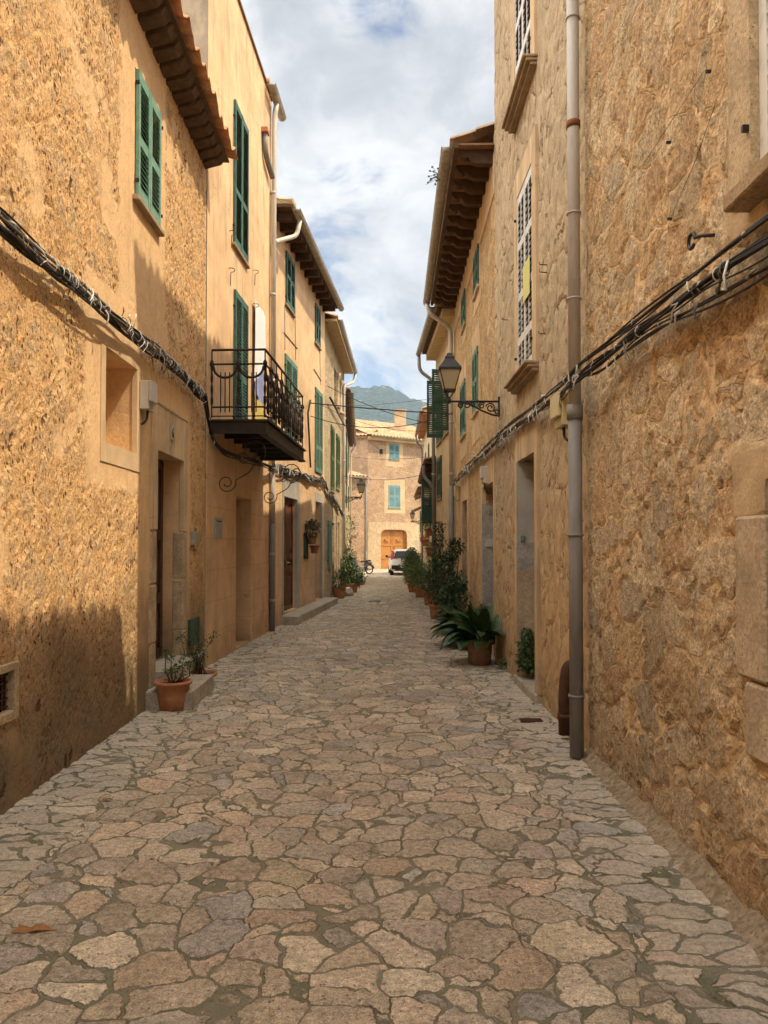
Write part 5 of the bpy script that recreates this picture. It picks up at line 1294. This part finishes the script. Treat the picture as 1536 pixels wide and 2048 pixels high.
# shallow bowl on the slab
g = wp(wA, 398, 1337, .22); t = thing('potted_plant', 'wide shallow terracotta bowl with scraggly flowering stems on the stone slab', 'potted plant', (wA.p(wA.sx(398, .25), 0, .25).x, wA.p(wA.sx(398, .25), 0, .25).y - .05, .195 if False else .012), 'potted plants lining the lane', local=True)
t.location.y = wA.p(wA.sx(427, .42), 0, 0).y + .22; t.location.x = -2.04
pot(t, .12, .185, .15); rng = random.Random(6); st = MB(); fo = MB(); fl = MB()
for k in range(16):
    b = V((rng.uniform(-.09, .09), rng.uniform(-.08, .08), .12)); e = V((rng.uniform(-.20, .16), rng.uniform(-.1, .1), rng.uniform(.30, .66))); m_ = (b + e) / 2 + V((rng.uniform(-.04, .04), 0, .03)); st.tube([b, m_, e], [.006, .004, .003], 5)
    clump(fo, e, .04, 16, .034, .02, rng); clump(fo, m_, .04, 10, .03, .018, rng)
    if k % 2 == 0: clump(fl, m_ + V((0, 0, .03)), .03, 12, .022, .016, rng)
st.build('stem', 'stem_brown', t); fo.build('foliage', 'leaf_mid', t, recalc=False); fl.build('blossom', 'petal_white', t, recalc=False)
# broad bladed plants
def blades(label, x, y, r0, r1, h, n, L, W, seed, lean=(0, 0), potmat='terracotta_dull', mat='leaf_blade'):
    t = thing('potted_plant', label, 'potted plant', (x, y, gz(y) + .012), 'potted plants lining the lane', local=True)
    o = pot(t, r0, r1, h, potmat, rim=.035); rng = random.Random(seed); fo = MB(); fo.smooth = True
    for k in range(n):
        a = rng.uniform(0, 2 * math.pi); el = rng.uniform(.30, 1.40); ll = L * rng.uniform(.65, 1.1); w_ = W * rng.uniform(.75, 1.15)
        d = V((math.cos(a) * math.cos(el) + lean[0] * .45, math.sin(a) * math.cos(el) + lean[1], math.sin(el))).normalized()
        if x + d.x * ll > (1.52 if x > 0 else 9): d.x = min(d.x, (1.50 - x) / ll); d.normalize()
        p0 = V((math.cos(a) * r1 * .5, math.sin(a) * r1 * .5, h - .03)); side = d.cross(V((0, 0, 1))).normalized(); tw = rng.uniform(-.7, .7)
        vs = []; N_ = 9; p = p0; dd = d.copy(); pl = ll * .30
        for i in range(N_ + 1):
            t_ = i / N_; wv = .006 if t_ < .25 else w_ * (math.sin(math.pi * ((t_ - .25) / .75) ** .75) ** .8) * .5 + .003
            nn = side.cross(dd).normalized(); sd = (side * math.cos(tw) + nn * math.sin(tw)); vs += [p - sd * wv + nn * wv * .25, p, p + sd * wv + nn * wv * .25]
            p = p + dd * ll / N_; dd = (dd + V((0, 0, -.12 - .12 * t_))).normalized()
        fs = []
        for i in range(N_): b = i * 3; fs += [(b, b + 1, b + 4, b + 3), (b + 1, b + 2, b + 5, b + 4)]
        fo.add(vs, fs)
    fo.build('foliage', mat, t, recalc=False); return t
g = on_ground(962, 1333); blades('large terracotta pot with broad dark strap leaves leaning from the beige wall', g.x, g.y + .14, .145, .175, .33, 88, .52, .155, 21, lean=(-.55, .35))
g = on_ground(936, 1296); blades('broad leaved plant half hidden behind the large terracotta pot', g.x - .02, g.y + .15, .13, .17, .22, 90, .55, .14, 22, lean=(-.6, -.1))
# clipped dark shrubs against the golden house
plant('dense dark evergreen shrub in pot directly behind the strap leaved plants', 'potted plant', 1.32, 13.2, .14, .19, .32, [(-.0, 0, .66, .27, 560), (-.12, .1, .48, .22, 300), (.05, .1, .92, .18, 240)], 'leaf_dark', 31, L=.075, W=.04)
plant('taller bushy shrub whose top branch reaches beside the golden house door', 'potted plant', 1.36, 14.6, .15, .2, .32, [(0, 0, .72, .28, 480), (-.08, 0, 1.2, .19, 260), (.12, 0, 1.55, .15, 170), (.02, 0, 1.35, .13, 110)], 'leaf_dark', 32, L=.085, W=.045, potmat='terracotta_dull')
plant('small leaved round shrub standing farther into the lane among the dark shrubs', 'potted plant', 1.22, 15.9, .14, .18, .30, [(0, 0, .58, .27, 480), (-.05, 0, .88, .2, 240)], 'leaf_dark', 33, L=.07, W=.035)
plant('slim climbing shrub with high leafy tips by the iron downpipe', 'potted plant', 1.42, 17.6, .13, .17, .30, [(0, 0, .7, .25, 340), (-.05, 0, 1.2, .2, 220), (-.02, 0, 1.65, .17, 150), (.0, 0, 2.0, .13, 80)], 'leaf_dark', 34, L=.08, W=.04)
plant('red terracotta pot with low dark foliage in the middle of the right hand row', 'potted plant', 1.30, 19.4, .14, .19, .38, [(0, 0, .62, .27, 520), (.08, 0, .95, .2, 240)], 'leaf_mid', 35, L=.08, W=.035, potmat='terracotta')
plant('leafy yellow green potted bush in front of the cream house', 'potted plant', 1.22, 22.4, .15, .2, .3, [(0, 0, .58, .32, 600), (-.06, .1, .85, .24, 320)], 'leaf_bright', 36, L=.09, W=.03)
plant('feathery light green potted plant nearest the kerb before the low house', 'potted plant', 1.10, 24.8, .15, .2, .28, [(0, 0, .52, .34, 600), (.1, 0, .82, .25, 300)], 'leaf_bright', 37, L=.12, W=.025)
plant('mid green potted bush beyond the feathery one', 'potted plant', 1.22, 28.0, .16, .22, .3, [(0, 0, .6, .38, 620), (.1, 0, 1.0, .3, 400)], 'leaf_mid', 38, L=.10, W=.04)
plant('broad dark potted bush close behind the white car', 'potted plant', 1.30, 33.0, .18, .24, .32, [(0, 0, .75, .46, 800), (.1, 0, 1.15, .34, 420)], 'leaf_mid', 39, L=.12, W=.05)
plant('last potted bush by the rear of the white car', 'potted plant', 1.55, 37.5, .18, .24, .32, [(0, 0, .8, .46, 700), (.0, 0, 1.2, .3, 300)], 'leaf_dark', 40, L=.12, W=.05)
# wall-hung pots
def hung(label, w, x, y, k, leafmat, seed, off=.16, cl=((0, 0, .22, .14, 200),), potmat='terracotta', L=.06, W=.03):
    s_, z_ = w.px(x, y, off); q = w.p(s_, z_, off); t = thing('hanging_pot', label, 'hanging pot', tuple(q), 'pots hung on the house walls', local=True)
    pot(t, .07 * k, .10 * k, .18 * k, potmat, rim=.022)
    mb = MB(); nl = w.n; mb.tube([V((0, 0, .15 * k)) + V((math.cos(a), math.sin(a), 0)) * .112 * k for a in [i * math.pi / 6 for i in range(13)]], .005, 5); mb.tube([-nl * off + V((0, 0, .15 * k)), -nl * .1 * k + V((0, 0, .15 * k))], .006, 5); mb.build('ring_holder', 'iron_black', t)
    rng = random.Random(seed); fo = MB()
    for (cx, cy, cz, r, n_) in cl: clump(fo, (cx, cy, cz), r, n_, L, W, rng)
    fo.build('foliage', leafmat, t, recalc=False); return t
hung('upper wall pot with dry rosettes beside the grey doorway', wC, 624, 1089, 1.15, 'leaf_dusty', 41, cl=((0, 0, .34, .14, 170), (.05, 0, .46, .12, 120), (-.06, 0, .42, .1, 90)), potmat='terracotta_dull', L=.09, W=.05)
hung('lower empty looking wall pot in a black holder under the dry rosettes', wC, 629, 1107, 1.1, 'leaf_dusty', 42, off=.15, cl=((0, 0, .17, .04, 12),))
hung('pink flowering pot hung highest on the low ochre house', w5, 858, 1072, 1.3, 'leaf_bright', 43, cl=((0, 0, .3, .22, 260), (-.1, 0, .5, .18, 160)), L=.08, W=.035)
hung('wall pot with red leaved plant left of the iron pipe', w5, 850, 1092, 1.4, 'petal_red', 44, cl=((0, 0, .3, .2, 200),), L=.08, W=.04)
hung('plain orange wall pot with trailing green', w5, 861, 1112, 1.5, 'leaf_bright', 45, cl=((0, 0, .25, .2, 200), (0, 0, -.1, .16, 100)), L=.08, W=.03)
# left row
plant('square shouldered terracotta pot with grassy plant by the sandy stone house', 'potted plant', -1.22, 21.9, .15, .2, .32, [(0, 0, .5, .24, 380), (.0, .1, .62, .2, 160)], 'leaf_mid', 51, L=.16, W=.02, stems=2)
plant('large arching dark green plant, tallest of the left row', 'potted plant', -.98, 24.6, .18, .25, .3, [(0, 0, .55, .36, 600), (-.12, 0, .95, .24, 260), (-.1, 0, 1.3, .13, 70), (.22, 0, .42, .18, 160)], 'leaf_mid', 52, L=.15, W=.04)
plant('second bushy plant behind the tall arching one on the left', 'potted plant', -1.06, 27.6, .18, .24, .3, [(0, 0, .55, .30, 400), (-.08, 0, .9, .2, 140)], 'leaf_dark', 53, L=.13, W=.04)
plant('low trailing plant at the end of the left row', 'potted plant', -.80, 29.8, .16, .2, .2, [(0, 0, .36, .28, 420)], 'leaf_mid', 54, L=.10, W=.03)
mb = MB(); bmr = bmesh.new(); bmesh.ops.create_icosphere(bmr, subdivisions=3, radius=.17)
vs = [v.co * (1 + .25 * mn.noise(v.co * 7)) for v in bmr.verts]; fs = [tuple(v.index for v in f.verts) for f in bmr.faces]; bmr.free()
mb.add([V((v.x - .98, v.y * 1.1 + 22.9, v.z * .95 + .12)) for v in vs], fs); tag(mb.build('boulder', 'stone_step'), 'rounded rough stone between the pots on the left', 'stone')
# plant in the beige house doorway, weeds along the foot of the walls
d0 = w2.sx(1062, -.1); q = w2.p(d0 + .1, 0, -.08); plant('leafy green plant growing on the doorstep of the beige house', 'plant', q.x, q.y + .02, 0, 0, .1, [(0, 0, .20, .13, 300), (.0, .04, .40, .11, 200), (0, .05, .52, .06, 60)], 'leaf_mid', 61, L=.05, W=.035, stems=0, name='plant', group=None, z=.08)
q = w2.p(w2.sx(1008), 0, .03); plant('tuft of weed at the foot of the beige wall', 'weed', q.x, q.y, 0, 0, .0, [(0, 0, .05, .06, 70)], 'leaf_mid', 62, L=.06, W=.02, stems=0, name='weed', group=None)
q = wE.p(6, 0, .12); plant('wispy yellow green climber on the far cream house', 'climber', q.x, q.y, 0, 0, 0, [(0, 0, 2.6, .35, 160), (0, .3, 2.0, .4, 160), (0, 0, 1.2, .4, 160)], 'leaf_bright', 63, L=.12, W=.05, stems=0, name='climber', group=None)

# ------------------------------------------------------------------ small things on the paving
for (x, y, lab, sz) in ((66, 1862, 'large curled brown dry leaf at the lower left of the paving', .10), (215, 1600, 'small dry leaf on the paving in front of the left wall', .04), (1312, 1716, 'tiny dark dry leaf near the foot of the right wall', .02)):
    g = on_ground(x, y, .012); mb = MB(); rng = random.Random(int(x)); n_ = 12; vs = []; sz *= .6
    for i in range(n_):
        a = 2 * math.pi * i / n_; r = sz * (1 + .28 * math.cos(5 * a)) * (1.25 if abs(math.cos(a)) > .7 else .7); vs.append(V((g.x + math.cos(a) * r, g.y + math.sin(a) * r * .7, g.z + .004 + .22 * sz * abs(math.sin(a * 1.5)))))
    c = V((g.x, g.y, g.z + .006)); vs2 = [v - V((0, 0, .002)) for v in vs]
    mb.add(vs + [c] + vs2 + [c - V((0, 0, .002))], [(i, (i + 1) % n_, n_) for i in range(n_)] + [((i + 1) % n_ + n_ + 1, i + n_ + 1, 2 * n_ + 1) for i in range(n_)] + [(i, i + n_ + 1, (i + 1) % n_ + n_ + 1, (i + 1) % n_) for i in range(n_)])
    tag(mb.build('dry_leaf', 'dry_leaf'), lab, 'leaf')
g = on_ground(1062, 1443); mb = MB(); mb.box(g.x - .10, g.x + .10, g.y - .05, g.y + .06, .0, .016)
for k in range(5): mb.box(g.x - .09, g.x + .09, g.y - .04 + k * .02, g.y - .03 + k * .02, .0165, .019)
tag(mb.build('drain_cover', 'pipe_rust'), 'small rusty metal cover set in the paving by the right wall', 'drain cover')
g = on_ground(750, 1203); mb = MB(); mb.box(g.x - .17, g.x + .17, g.y - .12, g.y + .12, .004, .017); tag(mb.build('drain_cover', 'sign_ink'), 'dark drain slot in the middle of the lane', 'drain cover')
# white notice box on the far right wall
s_, z_ = w7.px(836, 1092); root = thing('letter_box', 'small white box on the far right wall above the car', 'letter box', tuple(w7.p(s_, z_, 0)))
mb = MB(); mb.wbox(w7, s_ - .25, s_ + .25, z_, z_ + .42, .0, .22); mb.build('case', 'box_white', root, bevel=.01); mb = MB(); mb.wbox(w7, s_ - .18, s_ + .18, z_ + .32, z_ + .345, .215, .225); mb.build('slot', 'sign_ink', root)

# ------------------------------------------------------------------ the parked car, seen from behind
cx, cy = 1.36, 41.6
car = thing('parked_car', 'small white hatchback parked facing away before the honey coloured door', 'car', (cx, cy, gz(42)), None, local=True, rz=R(1.5))
sec = [  # y, half width, floor, belt z, roof z, roof half width
    (0.00, .70, .34, .90, .98, .62), (.05, .76, .26, .92, 1.02, .66), (.16, .79, .24, .94, 1.36, .60), (.26, .80, .24, .95, 1.47, .58), (.60, .81, .22, .95, 1.52, .58), (1.4, .82, .22, .95, 1.54, .58),
    (2.0, .82, .22, .95, 1.50, .57), (2.45, .81, .22, .95, 1.28, .58), (2.85, .80, .22, .94, 1.00, .62), (3.25, .77, .24, .86, .92, .60), (3.50, .70, .28, .72, .78, .52), (3.60, .60, .34, .60, .64, .45)]
def ring(y, w_, f, b, r, rw):
    b = b * .97; r = r * .96; rw = rw * .93
    h = [(w_ * .80, f), (w_ * .97, f + .08), (w_, f + (b - f) * .45), (w_ * .985, b - .06), (w_ * .95, b), (rw + (w_ * .95 - rw) * .35, b + (r - b) * .62), (rw + .02, r - .07), (rw - .07, r - .012), (0, r + .012)]
    return [V((x, y, z)) for x, z in h] + [V((-x, y, z)) for x, z in reversed(h[:-1])]
mb = MB(); mb.smooth = True; rs = [ring(*s_) for s_ in sec]; k = len(rs[0]); vs = [v for r_ in rs for v in r_]
fs = [(i * k + j, i * k + (j + 1) % k, (i + 1) * k + (j + 1) % k, (i + 1) * k + j) for i in range(len(rs) - 1) for j in range(k)] + [tuple(range(k)), tuple((len(rs) - 1) * k + j for j in range(k))]
mb.add(vs, fs); mb.build('body', 'car_paint', car)
mb = MB(); a = [V((-.60, -.005, .99)), V((.60, -.005, .99)), V((.50, .20, 1.37)), V((-.50, .20, 1.37))]; up = V((0, -.02, .012)); mb.hexa([v + V((0, .04, 0)) for v in a] + [v + up for v in a]); mb.build('rear_window', 'glass', car)
for sg in (-1, 1):
    mb = MB()
    for (y0, y1) in ((.42, 1.30), (1.38, 2.15)):
        x0, x1 = .775 * sg, .635 * sg; mb.hexa([V((x0 - .03 * sg, y0, 1.0)), V((x0 - .03 * sg, y1 + (.25 if y1 > 2 else 0), 1.0)), V((x1 - .03 * sg, y1, 1.38)), V((x1 - .03 * sg, y0 + .06, 1.38)), V((x0 + .012 * sg, y0, 1.0)), V((x0 + .012 * sg, y1 + (.25 if y1 > 2 else 0), 1.0)), V((x1 + .03 * sg, y1, 1.38)), V((x1 + .03 * sg, y0 + .06, 1.38))])
    mb.each('side_window', 'glass', car)
    mb = MB(); mb.hexa([V((sg * .60, .02, .90)), V((sg * .775, .04, .90)), V((sg * .79, .14, .90)), V((sg * .62, .14, .90)), V((sg * .555, .17, 1.36)), V((sg * .655, .19, 1.36)), V((sg * .67, .30, 1.36)), V((sg * .57, .28, 1.36))]); mb.build('tail_light', 'tail_red', car, bevel=.012)
    mb = MB(); mb.tube([(sg * .56, .35, 1.52), (sg * .56, .42, 1.58), (sg * .56, 1.7, 1.59), (sg * .55, 1.8, 1.53)], .018, 6); mb.build('roof_rail', 'black_plastic', car)
    mb = MB(); mb.obox((sg * .93, 2.25, 1.05), (.07, 0, 0), (0, .05, 0), (0, 0, .07)); mb.obox((sg * .83, 2.27, 1.0), (.05, 0, 0), (0, .02, 0), (0, 0, .02)); mb.build('wing_mirror', 'black_plastic', car, bevel=.01)
    for yy in (.58, 2.85):
        mb = MB(); pr = [(.20, -.09), (.28, -.095), (.30, -.07), (.30, .07), (.28, .095), (.20, .09)]; o = MB(); o.lathe((0, 0, 0), pr, 24, cap=False)
        mb.smooth = True; mb.add([V((sg * .71 + z_, yy + x_, .30 + y_)) for x_, y_, z_ in o.v], o.f); wt = mb.build('tyre', 'tyre_rubber', car)
        mb = MB(); o = MB(); o.lathe((0, 0, 0), [(.01, .05), (.05, .05), (.19, .03), (.205, .06), (.205, -.06), (.01, -.06)], 20); mb.add([V((sg * .71 + z_ * sg, yy + x_, .30 + y_)) for x_, y_, z_ in o.v], o.f); mb.build('rim', 'rim_metal', wt)
mb = MB(); mb.box(-.74, .74, -.06, .10, .36, .58); mb.box(-.55, .55, -.075, -.02, .28, .38); mb.build('rear_bumper', 'black_plastic', car, bevel=.03)
mb = MB(); mb.box(-.78, .78, -.035, .06, .56, .68); mb.build('bumper_trim', 'car_paint', car, bevel=.03)
mb = MB(); mb.box(-.26, .26, -.075, -.06, .44, .55); mb.build('number_plate', 'plate_white', car)
mb = MB(); mb.tube([(0, .0, .985), (-.30, .04, 1.12)], .010, 5); mb.build('wiper', 'black_plastic', car)

# ------------------------------------------------------------------ moped
t = thing('moped', 'small dark moped parked side on before the stone annex', 'moped', (-1.12, 43.6, gz(43.6) + .005), None, local=True, rz=R(-28))
def wheel(x, r, nm='wheel'):
    o = MB(); o.lathe((0, 0, 0), [(r - .05, -.03), (r - .01, -.035), (r, 0), (r - .01, .035), (r - .05, .03)], 26, cap=False); mb = MB(); mb.smooth = True; mb.add([V((x + a, c, r + b)) for a, b, c in o.v], o.f); q = mb.build(nm, 'tyre_rubber', t)
    mb = MB()
    for k in range(10): a = math.pi * k / 5; mb.tube([(x, 0, r), (x + math.cos(a) * (r - .04), 0, r + math.sin(a) * (r - .04))], .006, 4)
    mb.tube([(x, -.07, r), (x, .07, r)], .04, 8); mb.build('spokes', 'chrome', q)
wheel(.52, .27); wheel(-.60, .27)
mb = MB(); mb.tube([(-.60, .06, .27), (-.46, .05, .62), (-.40, 0, .86), (-.36, 0, .95)], .022, 6); mb.tube([(-.60, -.06, .27), (-.46, -.05, .62)], .022, 6); mb.tube([(-.42, 0, .80), (-.25, 0, .50), (-.05, 0, .34), (.2, 0, .36), (.52, .05, .27)], .04, 6); mb.tube([(.2, 0, .36), (.30, 0, .66), (.62, 0, .68)], .03, 6); mb.build('frame', 'moped_paint', t)
mb = MB(); mb.tube([(-.36, -.30, .98), (-.38, -.1, .96), (-.38, .1, .96), (-.36, .30, .98)], .014, 6); mb.obox((-.44, 0, .86), (.06, 0, 0), (0, .07, 0), (0, 0, .07)); mb.build('handlebar', 'black_plastic', t)
mb = MB(); mb.obox((.14, 0, .72), (.16, 0, .01), (0, .11, 0), (-.01, 0, .045)); mb.obox((.45, 0, .76), (.17, 0, .03), (0, .10, 0), (-.01, 0, .045)); mb.build('seat', 'black_plastic', t, bevel=.03)
mb = MB(); mb.obox((.08, 0, .32), (.17, 0, 0), (0, .12, 0), (0, 0, .12)); mb.tube([(.1, .13, .22), (.4, .14, .24), (.72, .14, .3)], .035, 8); mb.build('engine', 'rim_metal', t, bevel=.02)
mb = MB(); mb.obox((.46, 0, .60), (.20, 0, .05), (0, .11, 0), (-.02, 0, .055)); mb.tube([(.30, 0, .62), (.52, 0, .60), (.72, 0, .50), (.84, 0, .34)], .05, 8); mb.build('rear_fairing', 'moped_paint', t, bevel=.02)
mb = MB(); mb.obox((-.36, 0, .58), (.03, 0, .05), (0, .17, 0), (-.05, 0, .22)); mb.build('leg_shield', 'moped_paint', t, bevel=.02)

# ------------------------------------------------------------------ air
hz = bpy.data.materials.new('air'); hz.use_nodes = True; t_ = hz.node_tree; t_.nodes.clear(); o_ = t_.nodes.new('ShaderNodeOutputMaterial'); v_ = t_.nodes.new('ShaderNodeVolumePrincipled')
v_.inputs['Color'].default_value = (.50, .67, .92, 1); v_.inputs['Density'].default_value = .00028; v_.inputs['Anisotropy'].default_value = 0.0; t_.links.new(v_.outputs[0], o_.inputs['Volume'])
M['air'] = hz; mb = MB(); mb.box(-3600, 3600, -1000, 4600, -1.5, 330); hb = mb.build('haze', 'air'); hb['kind'] = 'stuff'

# ------------------------------------------------------------------ light
SUN = V((1, -.32, 1.70)).normalized()
ld = bpy.data.lights.new('sun', 'SUN'); ld.energy = 3.25; ld.angle = R(.55); ld.color = (1.0, .84, .60)
so = bpy.data.objects.new('sun', ld); COL.objects.link(so); so.rotation_euler = SUN.to_track_quat('Z', 'Y').to_euler()
wd = bpy.data.worlds.new('World'); sc.world = wd; wd.use_nodes = True
class WN(NT):
    def __init__(s, w): s.t = w.node_tree; s.t.nodes.clear(); s._co = None
n = WN(wd)
d = n.node('ShaderNodeTexCoord').outputs['Generated']
sky = n.node('ShaderNodeTexSky', sky_type='NISHITA', sun_disc=False, sun_elevation=math.asin(SUN.z), sun_rotation=math.atan2(SUN.x, SUN.y), air_density=1.0, dust_density=1.5, ozone_density=2.0).outputs[0]
x, y, z = n.sep(d)
# clouds live on a plane overhead: divide by height so that they bunch towards the horizon
zz = n.m('ADD', n.m('MAXIMUM', z, 0.0), .35)
cp = n.comb(n.m('DIVIDE', x, zz), n.m('DIVIDE', y, zz), n.m('MULTIPLY', z, .8))
cp = n.vm('MULTIPLY', d, (1.0, .8, 1.25)); cw = n.warp(cp, 2.2, .28, 4)
c1 = n.noise(n.vm('ADD', cw, (.35, .2, .7)), 3.2, 8, .58); c2 = n.noise(n.vm('ADD', cw, (3.1, 1.7, .4)), 5.2, 8, .6)
cover = n.mr(c1, .385, .475)
shade = n.ramp(c2, [(.32, (.60, .63, .68)), (.44, (.76, .78, .82)), (.52, (.95, .96, .98)), (.60, (1.14, 1.14, 1.14)), (.75, (1.22, 1.21, 1.20))])
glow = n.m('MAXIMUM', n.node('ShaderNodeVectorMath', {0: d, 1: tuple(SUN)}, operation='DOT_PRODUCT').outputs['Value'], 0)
west_fill = n.m('MULTIPLY', n.mr(n.m('MULTIPLY', x, -1), .12, .5), n.mr(z, .25, .55))     # western sky brightness out of view, added to fill the right hand walls
gain = n.m('ADD', n.m('ADD', 1.0, n.m('MULTIPLY', n.mr(glow, .45, .98), 3.8)), n.m('MULTIPLY', west_fill, 7.2))  # glow round the sun is also raised as fill for the lane
warm = n.mix(n.m('MAXIMUM', n.mr(glow, .4, .9), west_fill), (1, 1, 1), (1.0, .92, .78))
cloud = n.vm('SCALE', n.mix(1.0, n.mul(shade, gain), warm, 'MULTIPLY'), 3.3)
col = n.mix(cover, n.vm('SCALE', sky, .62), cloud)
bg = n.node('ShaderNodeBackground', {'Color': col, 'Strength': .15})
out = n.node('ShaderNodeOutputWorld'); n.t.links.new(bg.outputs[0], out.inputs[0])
sc.view_settings.view_transform = 'Standard'; sc.view_settings.look = 'None'; sc.view_settings.exposure = .84; sc.view_settings.gamma = 1
sc.cycles.use_denoising = True; sc.cycles.max_bounces = 5; sc.cycles.diffuse_bounces = 4; sc.cycles.glossy_bounces = 1; sc.cycles.transmission_bounces = 2; sc.cycles.use_adaptive_sampling = True; sc.cycles.adaptive_threshold = .04; sc.cycles.caustics_reflective = False; sc.cycles.caustics_refractive = False; sc.cycles.sample_clamp_indirect = 6
